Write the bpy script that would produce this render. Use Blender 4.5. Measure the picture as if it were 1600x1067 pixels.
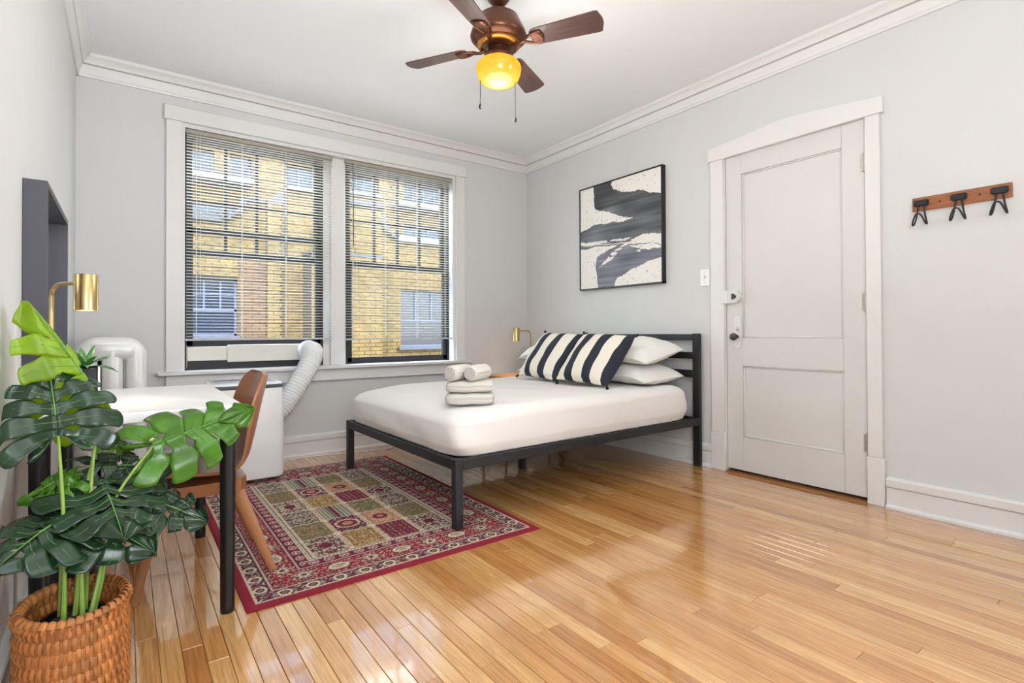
import bpy, math, random
import numpy as np
from mathutils import Matrix, Vector

for _o in list(bpy.data.objects):
    bpy.data.objects.remove(_o)
random.seed(7)
S = bpy.context.scene
COL = S.collection
PI = math.pi

# ------------------------------------------------------------------ camera
cd = bpy.data.cameras.new('camera')
cam = bpy.data.objects.new('camera', cd)
COL.objects.link(cam)
S.camera = cam
F, YAW, PITCH, ROLL = 821.346, 0.63337, 0.01049, -0.00452
cd.sensor_width = 36.0
cd.lens = F / 1600 * 36.0
cd.shift_y = (510.527 - 533.5) / 1600
cd.clip_start = 0.02
fw = Vector((math.sin(YAW) * math.cos(PITCH), math.cos(YAW) * math.cos(PITCH), math.sin(PITCH)))
rt = Vector((math.cos(YAW), -math.sin(YAW), 0))
up = rt.cross(fw)
r2 = math.cos(ROLL) * rt + math.sin(ROLL) * up
u2 = -math.sin(ROLL) * rt + math.cos(ROLL) * up
cam.matrix_world = Matrix(((r2.x, u2.x, -fw.x, 0.2669), (r2.y, u2.y, -fw.y, -4.4256), (r2.z, u2.z, -fw.z, 0.99), (0, 0, 0, 1)))

# ------------------------------------------------------------------ world, sun, area lights, exposure
S.view_settings.view_transform = 'Standard'
S.view_settings.look = 'None'
S.view_settings.exposure = 0.54
S.view_settings.gamma = 1.0
S.view_settings.use_curve_mapping = False
w = bpy.data.worlds.new('sky')
S.world = w
w.use_nodes = True
nt = w.node_tree
sk = nt.nodes.new('ShaderNodeTexSky')
sk.sky_type = 'NISHITA'
sk.sun_disc = False
sk.sun_elevation = math.radians(50)
sk.sun_rotation = math.radians(200)
bg = nt.nodes['Background']
bg.inputs['Strength'].default_value = 1.7
nt.links.new(sk.outputs['Color'], bg.inputs['Color'])


def light(name, kind, loc, energy, color=(1, 1, 1), target=None, **kw):
    l = bpy.data.lights.new(name, kind)
    l.energy = energy
    l.color = color
    for k, v in kw.items():
        setattr(l, k, v)
    o = bpy.data.objects.new(name, l)
    COL.objects.link(o)
    o.location = loc
    if target is not None:
        o.rotation_euler = (Vector(target) - Vector(loc)).to_track_quat('-Z', 'Y').to_euler()
    return o


light('sun_light', 'SUN', (-6, -10, 17), 2.5, (1, 0.93, 0.8), (-6 + 0.72, -9, 17 - 1.7), angle=0.01)
light('bounce_fill', 'AREA', (0.62, -4.7, 1.0), 53, (0.86, 0.94, 1.0), (0.62, -4.699, 4.0), shape='RECTANGLE', size=1.0, size_y=0.4)  # added unseen fill behind the camera, aimed up to bounce off the ceiling
light('rear_left_fill', 'AREA', (0.36, -5.45, 1.55), 22, (0.88, 0.95, 1.0), (0.9, -1.0, 1.2), shape='RECTANGLE', size=0.5, size_y=1.6)  # added fill lamp at the rear left; no window stands there
light('rear_right_fill', 'AREA', (3.5, -5.4, 1.5), 7, (0.88, 0.95, 1.0), (0.0, -1.8, 1.5), shape='RECTANGLE', size=0.3, size_y=1.8, spread=math.radians(60))  # added narrow fill to brighten the left wall; the rear wall has no opening

light('daylight_fill', 'AREA', (1.72, 0.9, 3.3), 210, (0.9, 0.97, 1), (1.72, -1.2, 0.6), shape='RECTANGLE', size=2.6, size_y=1.2)  # added lamp outside above the windows, boosting the daylight that comes in

# ------------------------------------------------------------------ helpers
W = 3.716        # right wall
CEIL = 2.82
YR = -5.6        # rear wall


def lin(c):
    return tuple((x / 255 / 12.92) if x / 255 <= 0.04045 else ((x / 255 + 0.055) / 1.055) ** 2.4 for x in c[:3])


def mat(name, rgb=(200, 200, 200), rough=0.5, metal=0.0, var=0.0, vscale=20.0, bump=0.0, bscale=200.0, spec=0.5, coat=0.0, stretch=None, emit=None, estr=0.0, sheen=0.0):
    m = bpy.data.materials.new(name)
    m.use_nodes = True
    t = m.node_tree
    p = t.nodes['Principled BSDF']
    c = (*lin(rgb), 1)
    p.inputs['Base Color'].default_value = c
    p.inputs['Roughness'].default_value = rough
    p.inputs['Metallic'].default_value = metal
    p.inputs['Specular IOR Level'].default_value = spec
    p.inputs['Coat Weight'].default_value = coat
    p.inputs['Sheen Weight'].default_value = sheen
    if emit:
        p.inputs['Emission Color'].default_value = (*lin(emit), 1)
        p.inputs['Emission Strength'].default_value = estr
    if var or bump:
        tc = t.nodes.new('ShaderNodeTexCoord')
        src = tc.outputs['Object']
        if stretch:
            mp = t.nodes.new('ShaderNodeMapping')
            mp.inputs['Scale'].default_value = stretch
            t.links.new(src, mp.inputs['Vector'])
            src = mp.outputs['Vector']
    if var:
        n = t.nodes.new('ShaderNodeTexNoise')
        n.inputs['Scale'].default_value = vscale
        n.inputs['Detail'].default_value = 4
        t.links.new(src, n.inputs['Vector'])
        r = t.nodes.new('ShaderNodeValToRGB')
        r.color_ramp.elements[0].position = 0.3
        r.color_ramp.elements[1].position = 0.7
        r.color_ramp.elements[0].color = tuple(max(0, x * (1 - var)) for x in c[:3]) + (1,)
        r.color_ramp.elements[1].color = tuple(min(1, x * (1 + var)) for x in c[:3]) + (1,)
        t.links.new(n.outputs['Fac'], r.inputs['Fac'])
        t.links.new(r.outputs['Color'], p.inputs['Base Color'])
    if bump:
        n2 = t.nodes.new('ShaderNodeTexNoise')
        n2.inputs['Scale'].default_value = bscale
        n2.inputs['Detail'].default_value = 3
        t.links.new(src, n2.inputs['Vector'])
        b = t.nodes.new('ShaderNodeBump')
        b.inputs['Strength'].default_value = bump
        b.inputs['Distance'].default_value = 0.01
        t.links.new(n2.outputs['Fac'], b.inputs['Height'])
        t.links.new(b.outputs['Normal'], p.inputs['Normal'])
    return m


class MB:
    def __init__(self):
        self.v, self.f, self.m = [], [], []

    def add(self, vs, fs, mi=0):
        o = len(self.v)
        self.v += [tuple(x) for x in vs]
        self.f += [tuple(i + o for i in f) for f in fs]
        self.m += [mi] * len(fs)
        return self

    def box(self, x0, x1, y0, y1, z0, z1, b=0.0, mi=0, R=None, c=None):
        if x0 > x1: x0, x1 = x1, x0
        if y0 > y1: y0, y1 = y1, y0
        if z0 > z1: z0, z1 = z1, z0
        if b <= 0:
            vs = [(x, y, z) for x in (x0, x1) for y in (y0, y1) for z in (z0, z1)]
            fs = [(0, 1, 3, 2), (4, 6, 7, 5), (0, 4, 5, 1), (2, 3, 7, 6), (0, 2, 6, 4), (1, 5, 7, 3)]
        else:
            b = min(b, (x1 - x0) * .49, (y1 - y0) * .49, (z1 - z0) * .49)
            vs, idx = [], {}
            for i in (0, 1):
                for j in (0, 1):
                    for k in (0, 1):
                        X, Y, Z = (x0, x1)[i], (y0, y1)[j], (z0, z1)[k]
                        dx, dy, dz = (b, -b)[i], (b, -b)[j], (b, -b)[k]
                        for a, q in enumerate(((X, Y + dy, Z + dz), (X + dx, Y, Z + dz), (X + dx, Y + dy, Z))):
                            idx[(i, j, k, a)] = len(vs)
                            vs.append(q)
            I = lambda *a: idx[a]
            fs = []
            for i in (0, 1):
                q = [I(i, 0, 0, 0), I(i, 1, 0, 0), I(i, 1, 1, 0), I(i, 0, 1, 0)]
                fs.append(q if i else q[::-1])
                q = [I(0, i, 0, 1), I(0, i, 1, 1), I(1, i, 1, 1), I(1, i, 0, 1)]
                fs.append(q if i else q[::-1])
                q = [I(0, 0, i, 2), I(1, 0, i, 2), I(1, 1, i, 2), I(0, 1, i, 2)]
                fs.append(q if i else q[::-1])
            cen = Vector(((x0 + x1) / 2, (y0 + y1) / 2, (z0 + z1) / 2))
            ex = []
            for i in (0, 1):
                for j in (0, 1):
                    ex.append([I(i, j, 0, 0), I(i, j, 0, 1), I(i, j, 1, 1), I(i, j, 1, 0)])
                    ex.append([I(i, 0, j, 0), I(i, 0, j, 2), I(i, 1, j, 2), I(i, 1, j, 0)])
                    ex.append([I(0, i, j, 1), I(0, i, j, 2), I(1, i, j, 2), I(1, i, j, 1)])
                    for k in (0, 1):
                        ex.append([I(i, j, k, 0), I(i, j, k, 1), I(i, j, k, 2)])
            for q in ex:
                a, bb, cc = (Vector(vs[n]) for n in q[:3])
                mid = sum((Vector(vs[n]) for n in q), Vector()) / len(q)
                fs.append(q if (bb - a).cross(cc - a).dot(mid - cen) > 0 else q[::-1])
        if R is not None:
            cc = Vector(c) if c is not None else Vector(((x0 + x1) / 2, (y0 + y1) / 2, (z0 + z1) / 2))
            vs = [tuple(R @ (Vector(q) - cc) + cc) for q in vs]
        return self.add(vs, fs, mi)

    def tube(self, path, r, seg=10, caps=True, mi=0, flat=None, upv=(0, 0, 1)):
        P = [Vector(p) for p in path]
        n = len(P)
        rs = r if isinstance(r, (list, tuple)) else [r] * n
        vs, fs = [], []
        T = []
        for i in range(n):
            d = (P[min(i + 1, n - 1)] - P[max(i - 1, 0)])
            T.append(d.normalized() if d.length > 1e-9 else Vector((0, 0, 1)))
        u = Vector(upv)
        if abs(u.dot(T[0])) > .95:
            u = Vector((1, 0, 0)) if abs(T[0].x) < .9 else Vector((0, 1, 0))
        for i in range(n):
            u = (u - T[i] * u.dot(T[i])).normalized()
            s = T[i].cross(u)
            for k in range(seg):
                a = 2 * PI * k / seg
                ru = rs[i] * (flat if flat else 1)
                vs.append(P[i] + s * (math.cos(a) * rs[i]) + u * (math.sin(a) * ru))
        for i in range(n - 1):
            for k in range(seg):
                k2 = (k + 1) % seg
                fs.append((i * seg + k, i * seg + k2, (i + 1) * seg + k2, (i + 1) * seg + k))
        if caps:
            fs.append(tuple(range(seg))[::-1])
            fs.append(tuple((n - 1) * seg + k for k in range(seg)))
        return self.add(vs, fs, mi)

    def lathe(self, prof, org=(0, 0, 0), seg=24, mi=0, R=None, closed=False):
        vs, fs = [], []
        n = len(prof)
        o = Vector(org)
        for (r, z) in prof:
            for k in range(seg):
                a = 2 * PI * k / seg
                q = Vector((r * math.cos(a), r * math.sin(a), z))
                vs.append((R @ q if R is not None else q) + o)
        for i in range(n - 1 + (1 if closed else 0)):
            j = (i + 1) % n
            for k in range(seg):
                k2 = (k + 1) % seg
                fs.append((i * seg + k, i * seg + k2, j * seg + k2, j * seg + k))
        if not closed:
            if prof[0][0] > 1e-6: fs.append(tuple(range(seg))[::-1])
            if prof[-1][0] > 1e-6: fs.append(tuple((n - 1) * seg + k for k in range(seg)))
        return self.add(vs, fs, mi)

    def prism(self, poly, axis, a, b, mi=0):
        """poly: 2-D loop in the two remaining axes (in x,y,z order); extruded along axis from a to b"""
        def mk(p, t):
            return {'x': (t, p[0], p[1]), 'y': (p[0], t, p[1]), 'z': (p[0], p[1], t)}[axis]
        n = len(poly)
        vs = [mk(p, a) for p in poly] + [mk(p, b) for p in poly]
        fs = [tuple(range(n)), tuple(range(n, 2 * n))[::-1]] + [(i, i + n, (i + 1) % n + n, (i + 1) % n) for i in range(n)]
        return self.add(vs, fs, mi)

    def grid(self, nu, nv, fn, mi=0, wrapu=False):
        vs = [fn(i / (nu if wrapu else nu - 1), j / (nv - 1)) for j in range(nv) for i in range(nu)]
        fs = []
        for j in range(nv - 1):
            for i in range(nu if wrapu else nu - 1):
                i2 = (i + 1) % nu
                fs.append((j * nu + i, j * nu + i2, (j + 1) * nu + i2, (j + 1) * nu + i))
        return self.add(vs, fs, mi)

    def xf(self, Mx, start=0):
        self.v = self.v[:start] + [tuple(Mx @ Vector(q)) for q in self.v[start:]]
        return self

    def mesh(self, name, mats, off=(0, 0, 0), sharp=38, fix=True):
        me = bpy.data.meshes.new(name)
        o = Vector(off)
        me.from_pydata([tuple(Vector(q) - o) for q in self.v], [], self.f)
        mats = mats if isinstance(mats, (list, tuple)) else [mats]
        for x in mats: me.materials.append(x)
        if len(mats) > 1: me.polygons.foreach_set('material_index', self.m)
        if fix:
            import bmesh
            bm = bmesh.new(); bm.from_mesh(me)
            bmesh.ops.recalc_face_normals(bm, faces=bm.faces[:])
            bm.to_mesh(me); bm.free()
        me.polygons.foreach_set('use_smooth', [True] * len(me.polygons))
        me.set_sharp_from_angle(angle=math.radians(sharp))
        me.update()
        return me

    def build(self, name, mats, parent=None, world=True, sharp=38, fix=True):
        off = (0, 0, 0)
        if parent is not None and world:
            off = wl(parent)
        o = bpy.data.objects.new(name, self.mesh(name, mats, off, sharp, fix))
        COL.objects.link(o)
        if parent is not None: o.parent = parent
        return o


def wl(o):
    v = Vector((0, 0, 0))
    while o is not None:
        v += o.location
        o = o.parent
    return v


def tag(o, label=None, cat=None, group=None, kind=None):
    if label: o['label'] = label
    if cat: o['category'] = cat
    if group: o['group'] = group
    if kind: o['kind'] = kind
    return o


def thing(name, label, cat, loc=(0, 0, 0), group=None, rz=0.0, kind=None):
    o = bpy.data.objects.new(name, None)
    COL.objects.link(o)
    o.location = loc
    o.rotation_euler = (0, 0, rz)
    o.empty_display_size = 0.05
    return tag(o, label, cat, group, kind)


def inst(src, name, parent=None, loc=None, rot=None):
    o = src.copy()
    o.name = name
    COL.objects.link(o)
    if parent is not None: o.parent = parent
    if loc is not None: o.location = loc
    if rot is not None: o.rotation_euler = rot
    return o


def struct(o):
    o['kind'] = 'structure'
    return o


def cat_rom(pts, n):
    """sample a Catmull-Rom spline through pts at n values of [0,1]"""
    P = np.array(pts, float)
    t = np.linspace(0, len(P) - 1, n)
    out = []
    for x in t:
        i = min(int(x), len(P) - 2)
        f = x - i
        p0, p1, p2, p3 = P[max(i - 1, 0)], P[i], P[i + 1], P[min(i + 2, len(P) - 1)]
        out.append(0.5 * ((2 * p1) + (-p0 + p2) * f + (2 * p0 - 5 * p1 + 4 * p2 - p3) * f * f + (-p0 + 3 * p1 - 3 * p2 + p3) * f ** 3))
    return out


# ------------------------------------------------------------------ materials
M = {}
M['wall'] = mat('wall_paint', (212, 210, 208), 0.75, bump=0.05, bscale=60, var=0.012, vscale=3)
M['ceil'] = mat('ceiling_paint', (238, 238, 238), 0.85, bump=0.04, bscale=50)
M['trim'] = mat('trim_paint', (225, 222, 219), 0.38, bump=0.04, bscale=25, var=0.01, vscale=6)
M['door'] = mat('door_paint', (215, 212, 208), 0.4, bump=0.04, bscale=30, var=0.01, vscale=6)
M['sash'] = mat('dark_sash_paint', (24, 23, 26), 0.45, bump=0.05, bscale=60)
M['slat'] = mat('cream_slat', (232, 228, 216), 0.35)
M['bluegrey'] = mat('grey_rail', (196, 197, 200), 0.4)
M['cord'] = mat('blind_cord', (225, 222, 214), 0.8)
M['black'] = mat('black_metal', (15, 15, 17), 0.42, bump=0.04, bscale=300)
M['bedmetal'] = mat('charcoal_bed_metal', (27, 28, 32), 0.45, bump=0.04, bscale=300)
M['sheet'] = mat('white_sheet', (236, 231, 226), 0.9, bump=0.2, bscale=9)
M['pillow'] = mat('white_pillow', (240, 237, 231), 0.9, bump=0.25, bscale=12)
M['towel'] = mat('white_terry', (232, 227, 219), 0.95, bump=0.6, bscale=420)
M['desk'] = mat('white_laminate', (242, 240, 238), 0.3)
M['brass'] = mat('brushed_brass', (198, 170, 118), 0.28, 1.0, var=0.05, vscale=40, stretch=(1, 1, 0.05))
M['shell'] = mat('brown_plastic_wood', (146, 90, 52), 0.34, coat=0.3, var=0.05, vscale=200, bump=0.03, bscale=500)
M['chairleg'] = mat('chair_leg_brown', (160, 106, 64), 0.45, var=0.06, vscale=60, stretch=(6, 6, 0.5))
M['ac'] = mat('white_ac_plastic', (246, 244, 242), 0.4)
M['acdark'] = mat('grey_ac_rim', (88, 92, 96), 0.35)
M['acblue'] = mat('pale_ac_panel', (205, 218, 232), 0.25)
M['hose'] = mat('white_hose', (236, 235, 234), 0.5)
M['cream'] = mat('cream_plastic', (226, 220, 208), 0.5)
M['radiator'] = mat('silver_radiator_paint', (214, 212, 208), 0.35, 0.15, bump=0.1, bscale=60)
M['mirrorframe'] = mat('charcoal_frame', (62, 60, 68), 0.5, bump=0.04, bscale=200)
M['mirror'] = mat('mirror_glass', (235, 238, 238), 0.02, 1.0)
M['rack'] = mat('brown_rack_wood', (150, 92, 50), 0.5, var=0.25, vscale=14, stretch=(1, 0.8, 9), bump=0.1, bscale=60)
M['iron'] = mat('black_iron', (44, 44, 46), 0.5, 0.4, bump=0.1, bscale=300)
M['nstand'] = mat('honey_wood', (168, 116, 72), 0.4, var=0.15, vscale=10, stretch=(1, 8, 1))
M['fanmetal'] = mat('bronze_fan_metal', (98, 62, 44), 0.32, 0.75, var=0.12, vscale=14)
M['blade'] = mat('walnut_blade', (80, 56, 49), 0.42, var=0.22, vscale=9, stretch=(1, 9, 1), coat=0.3)
M['bladetop'] = mat('brass_edge', (190, 130, 60), 0.3, 0.9)
M['basket'] = mat('rattan_orange', (180, 114, 58), 0.5, var=0.22, vscale=30, bump=0.15, bscale=160)
M['basketin'] = mat('rattan_brown', (140, 92, 58), 0.6, var=0.25, vscale=25, bump=0.15, bscale=160)
for k_ in ('basket', 'basketin'):
    t_ = M[k_].node_tree
    p_ = t_.nodes['Principled BSDF']
    src_ = p_.inputs['Base Color'].links[0].from_socket
    oi_ = t_.nodes.new('ShaderNodeObjectInfo')
    mr_ = t_.nodes.new('ShaderNodeMapRange')
    mr_.inputs['To Min'].default_value = 0.72; mr_.inputs['To Max'].default_value = 1.2
    t_.links.new(oi_.outputs['Random'], mr_.inputs['Value'])
    hs_ = t_.nodes.new('ShaderNodeHueSaturation')
    t_.links.new(mr_.outputs[0], hs_.inputs['Value'])
    t_.links.new(src_, hs_.inputs['Color'])
    t_.links.new(hs_.outputs['Color'], p_.inputs['Base Color'])
M['blackpot'] = mat('black_plastic', (20, 20, 22), 0.4)
M['soil'] = mat('dark_moss', (60, 50, 38), 0.95, var=0.3, vscale=60, bump=0.8, bscale=90)
M['steel'] = mat('aged_steel', (190, 187, 180), 0.4, 0.6, var=0.12, vscale=60)
M['darksteel'] = mat('worn_knob_metal', (84, 78, 70), 0.3, 0.9, var=0.2, vscale=40)
M['switch'] = mat('switch_plastic', (242, 241, 238), 0.35)
M['darkgap'] = mat('dark_gap', (38, 26, 18), 0.8)
M['thresh'] = mat('threshold_wood', (158, 108, 62), 0.3, var=0.15, vscale=12, stretch=(8, 1, 1))
M['bulb'] = mat('warm_bulb', (255, 240, 210), 0.5, emit=(255, 226, 170), estr=14)
M['canvascord'] = mat('white_cable', (230, 228, 222), 0.5)
M['blackcord'] = mat('black_cable', (24, 24, 26), 0.5)


def glass_mat(name, tint=(1, 1, 1), refl=0.08):
    m = bpy.data.materials.new(name)
    m.use_nodes = True
    t = m.node_tree
    t.nodes.remove(t.nodes['Principled BSDF'])
    tr = t.nodes.new('ShaderNodeBsdfTransparent')
    tr.inputs['Color'].default_value = (*tint, 1)
    gl = t.nodes.new('ShaderNodeBsdfGlossy')
    gl.inputs['Roughness'].default_value = 0.02
    mx = t.nodes.new('ShaderNodeMixShader')
    mx.inputs['Fac'].default_value = refl
    t.links.new(tr.outputs[0], mx.inputs[1])
    t.links.new(gl.outputs[0], mx.inputs[2])
    t.links.new(mx.outputs[0], t.nodes['Material Output'].inputs['Surface'])
    return m


M['glass'] = glass_mat('window_glass', (0.97, 0.98, 0.98), 0.007)
M['picglass'] = glass_mat('glazing', (1, 1, 1), 0.04)


def plank_mat():
    m = bpy.data.materials.new('oak_strip_varnish')
    m.use_nodes = True
    t = m.node_tree
    N, L = t.nodes.new, t.links.new
    p = t.nodes['Principled BSDF']
    geo = N('ShaderNodeNewGeometry')
    oi = N('ShaderNodeObjectInfo')
    off = N('ShaderNodeVectorMath'); off.operation = 'SCALE'
    off.inputs[0].default_value = (13.0, 37.0, 5.0)
    L(oi.outputs['Random'], off.inputs['Scale'])
    ad = N('ShaderNodeVectorMath'); ad.operation = 'ADD'
    L(geo.outputs['Position'], ad.inputs[0]); L(off.outputs[0], ad.inputs[1])
    mp = N('ShaderNodeMapping'); mp.inputs['Scale'].default_value = (26, 1.6, 26)
    L(ad.outputs[0], mp.inputs['Vector'])
    n1 = N('ShaderNodeTexNoise'); n1.inputs['Scale'].default_value = 1.0; n1.inputs['Detail'].default_value = 3; n1.inputs['Distortion'].default_value = 1.2
    L(mp.outputs[0], n1.inputs['Vector'])
    mp2 = N('ShaderNodeMapping'); mp2.inputs['Scale'].default_value = (170, 3.5, 170)
    L(ad.outputs[0], mp2.inputs['Vector'])
    n2 = N('ShaderNodeTexNoise'); n2.inputs['Scale'].default_value = 1.0; n2.inputs['Detail'].default_value = 5
    L(mp2.outputs[0], n2.inputs['Vector'])
    # rings
    mul = N('ShaderNodeMath'); mul.operation = 'MULTIPLY'; mul.inputs[1].default_value = 34.0
    L(n1.outputs['Fac'], mul.inputs[0])
    sn = N('ShaderNodeMath'); sn.operation = 'SINE'; L(mul.outputs[0], sn.inputs[0])
    r1 = N('ShaderNodeMapRange'); r1.inputs['From Min'].default_value = -1; r1.inputs['From Max'].default_value = 1
    L(sn.outputs[0], r1.inputs['Value'])
    tone = N('ShaderNodeValToRGB')
    e = tone.color_ramp.elements
    e[0].position, e[0].color = 0.0, (*lin((192, 132, 72)), 1)
    e[1].position, e[1].color = 1.0, (*lin((232, 184, 120)), 1)
    for pos, c in ((0.25, (208, 150, 86)), (0.5, (216, 160, 96)), (0.75, (222, 170, 106))):
        x = e.new(pos); x.color = (*lin(c), 1)
    L(oi.outputs['Random'], tone.inputs['Fac'])
    mxa = N('ShaderNodeMix'); mxa.data_type = 'RGBA'; mxa.blend_type = 'MULTIPLY'
    mxa.inputs['Factor'].default_value = 0.22
    ramp = N('ShaderNodeValToRGB')
    ramp.color_ramp.elements[0].color = (0.35, 0.22, 0.12, 1)
    ramp.color_ramp.elements[1].color = (1.1, 1.08, 1.05, 1)
    L(r1.outputs[0], ramp.inputs['Fac'])
    L(tone.outputs['Color'], mxa.inputs['A']); L(ramp.outputs['Color'], mxa.inputs['B'])
    mxb = N('ShaderNodeMix'); mxb.data_type = 'RGBA'; mxb.blend_type = 'MULTIPLY'
    mxb.inputs['Factor'].default_value = 0.5
    ramp2 = N('ShaderNodeValToRGB')
    ramp2.color_ramp.elements[0].position = 0.3; ramp2.color_ramp.elements[0].color = (0.56, 0.4, 0.27, 1)
    ramp2.color_ramp.elements[1].position = 0.55; ramp2.color_ramp.elements[1].color = (1, 1, 1, 1)
    L(n2.outputs['Fac'], ramp2.inputs['Fac'])
    L(mxa.outputs['Result'], mxb.inputs['A']); L(ramp2.outputs['Color'], mxb.inputs['B'])
    L(mxb.outputs['Result'], p.inputs['Base Color'])
    p.inputs['Roughness'].default_value = 0.2
    p.inputs['Specular IOR Level'].default_value = 0.5
    p.inputs['Coat Weight'].default_value = 1.0
    p.inputs['Coat IOR'].default_value = 1.75
    p.inputs['Coat Roughness'].default_value = 0.05
    mp3 = N('ShaderNodeMapping'); mp3.inputs['Scale'].default_value = (16, 2.2, 16)
    L(ad.outputs[0], mp3.inputs['Vector'])
    n3 = N('ShaderNodeTexNoise'); n3.inputs['Scale'].default_value = 1.0; n3.inputs['Detail'].default_value = 1
    L(mp3.outputs[0], n3.inputs['Vector'])
    b = N('ShaderNodeBump'); b.inputs['Strength'].default_value = 0.12; b.inputs['Distance'].default_value = 0.004
    L(n3.outputs['Fac'], b.inputs['Height'])
    L(b.outputs['Normal'], p.inputs['Coat Normal']); L(b.outputs['Normal'], p.inputs['Normal'])
    return m


M['plank'] = plank_mat()


def attr_mat(name, rough=0.9, bump=0.3, bscale=400, sheen=0.0):
    m = mat(name, (128, 128, 128), rough, bump=bump, bscale=bscale, sheen=sheen)
    t = m.node_tree
    a = t.nodes.new('ShaderNodeAttribute')
    a.attribute_name = 'print'
    t.links.new(a.outputs['Color'], t.nodes['Principled BSDF'].inputs['Base Color'])
    return m


def leaf_mat(name, front, back, trans=0.25, rough=0.22):
    m = bpy.data.materials.new(name)
    m.use_nodes = True
    t = m.node_tree
    N, L = t.nodes.new, t.links.new
    p = t.nodes['Principled BSDF']
    tc = N('ShaderNodeTexCoord')
    n = N('ShaderNodeTexNoise'); n.inputs['Scale'].default_value = 14; n.inputs['Detail'].default_value = 3
    L(tc.outputs['Object'], n.inputs['Vector'])
    r = N('ShaderNodeValToRGB')
    f = lin(front)
    r.color_ramp.elements[0].color = (*[x * .7 for x in f], 1); r.color_ramp.elements[0].position = 0.3
    r.color_ramp.elements[1].color = (*[min(1, x * 1.35) for x in f], 1); r.color_ramp.elements[1].position = 0.75
    L(n.outputs['Fac'], r.inputs['Fac'])
    L(r.outputs['Color'], p.inputs['Base Color'])
    p.inputs['Roughness'].default_value = rough
    p.inputs['Specular IOR Level'].default_value = 0.6
    tl = N('ShaderNodeBsdfTranslucent'); tl.inputs['Color'].default_value = (*lin(back), 1)
    mx = N('ShaderNodeMixShader'); mx.inputs['Fac'].default_value = trans
    L(p.outputs[0], mx.inputs[1]); L(tl.outputs[0], mx.inputs[2])
    L(mx.outputs[0], t.nodes['Material Output'].inputs['Surface'])
    return m


M['leafdark'] = leaf_mat('dark_monstera', (34, 62, 38), (90, 140, 30), 0.12)
M['leafmid'] = leaf_mat('mid_monstera', (84, 134, 36), (150, 200, 30), 0.3)
M['leafbright'] = leaf_mat('young_backlit_monstera', (146, 186, 26), (215, 230, 20), 0.45, 0.35)  # young leaf, with the light from behind also put into its bright colour
M['leafthin'] = leaf_mat('strap_leaf', (64, 110, 62), (120, 170, 60), 0.15)
M['stem'] = mat('green_stem', (138, 168, 72), 0.4, var=0.12, vscale=20)
M['vein'] = mat('pale_vein', (104, 148, 66), 0.4)

# ------------------------------------------------------------------ room shell
OX0, OX1, OZ0, OZ1 = 0.583, 2.84, 0.70, 2.505     # window opening
b = MB()
b.box(-0.2, OX0, 0, 0.22, -0.1, CEIL).box(OX1, W + 0.2, 0, 0.22, -0.1, CEIL)
b.box(OX0, OX1, 0, 0.22, -0.1, OZ0).box(OX0, OX1, 0, 0.22, OZ1, CEIL)
struct(b.build('wall_back', M['wall']))
struct(MB().box(-0.2, 0, YR, 0, -0.1, CEIL).build('wall_left', M['wall']))
struct(MB().box(-0.2, W + 0.2, YR - 0.2, YR, -0.1, CEIL).build('wall_rear', M['wall']))
DY0, DY1, DZ = -3.192, -2.308, 2.222               # door leaf in the right wall
b = MB().box(W, W + 0.2, DY1 + 0.012, 0, -0.1, CEIL).box(W, W + 0.2, YR, DY0 - 0.012, -0.1, CEIL)
b.box(W, W + 0.2, DY0 - 0.012, DY1 + 0.012, DZ + 0.012, CEIL).box(W + 0.1, W + 0.2, DY0 - 0.012, DY1 + 0.012, -0.1, DZ + 0.012)
struct(b.build('wall_right', M['wall']))
struct(MB().box(-0.2, W + 0.2, YR - 0.2, 0.22, CEIL, CEIL + 0.12).build('ceiling', M['ceil']))
floor = struct(MB().box(-0.2, W + 0.12, YR, 0.0, -0.1, -0.012).build('floor', M['darkgap']))

# oak strips: one object per strip
PW = 0.0585
lens = [0.42, 0.6, 0.78, 0.95, 1.15, 1.4, 1.7]
plank_me = {}
for L_ in lens:
    plank_me[L_] = MB().box(0.0006, PW - 0.0006, 0.0005, L_ - 0.0005, -0.012, 0.0, b=0.0013).mesh('plank', M['plank'], sharp=20)
rest = MB()
rng = random.Random(11)
nrow = int(math.ceil((W + 0.012) / PW))
npl = 0
CAMX, CAMY = 0.2669, -4.4256


def in_frame(x, y):
    d = Vector((x - CAMX, y - CAMY, -0.99))
    c = d.dot(fw)
    if c < 0.1: return False
    u = 800 + F * d.dot(r2) / c
    v = 510.5 - F * d.dot(u2) / c
    return -20 < u < 1620 and v < 1090


for i in range(nrow):
    x = i * PW
    y = 0.0 - rng.random() * 0.9
    first = True
    while y > YR or first:
        if first:
            y1, first = 0.0, False
            L_ = min(lens, key=lambda q: abs(q - max(0.3, -y)))
            y0 = y1 - L_
        else:
            L_ = rng.choice(lens[2:])
            y0 = y1 - L_
        vis = any(in_frame(x + dx, y0 + L_ * t) for t in (0, .25, .5, .75, 1) for dx in (0, PW))
        if vis and npl < 300:
            o = bpy.data.objects.new('plank', plank_me[L_]); COL.objects.link(o)
            o.parent = floor; o.location = (x, y0, 0); npl += 1
        else:
            rest.box(x + .0004, x + PW - .0004, max(y0, YR) + .0004, y1 - .0004, -0.012, 0.0)
        y1 = y0
        y = y0
o = rest.build('floor_strips', M['plank'], floor); o['kind'] = 'stuff'

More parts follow.
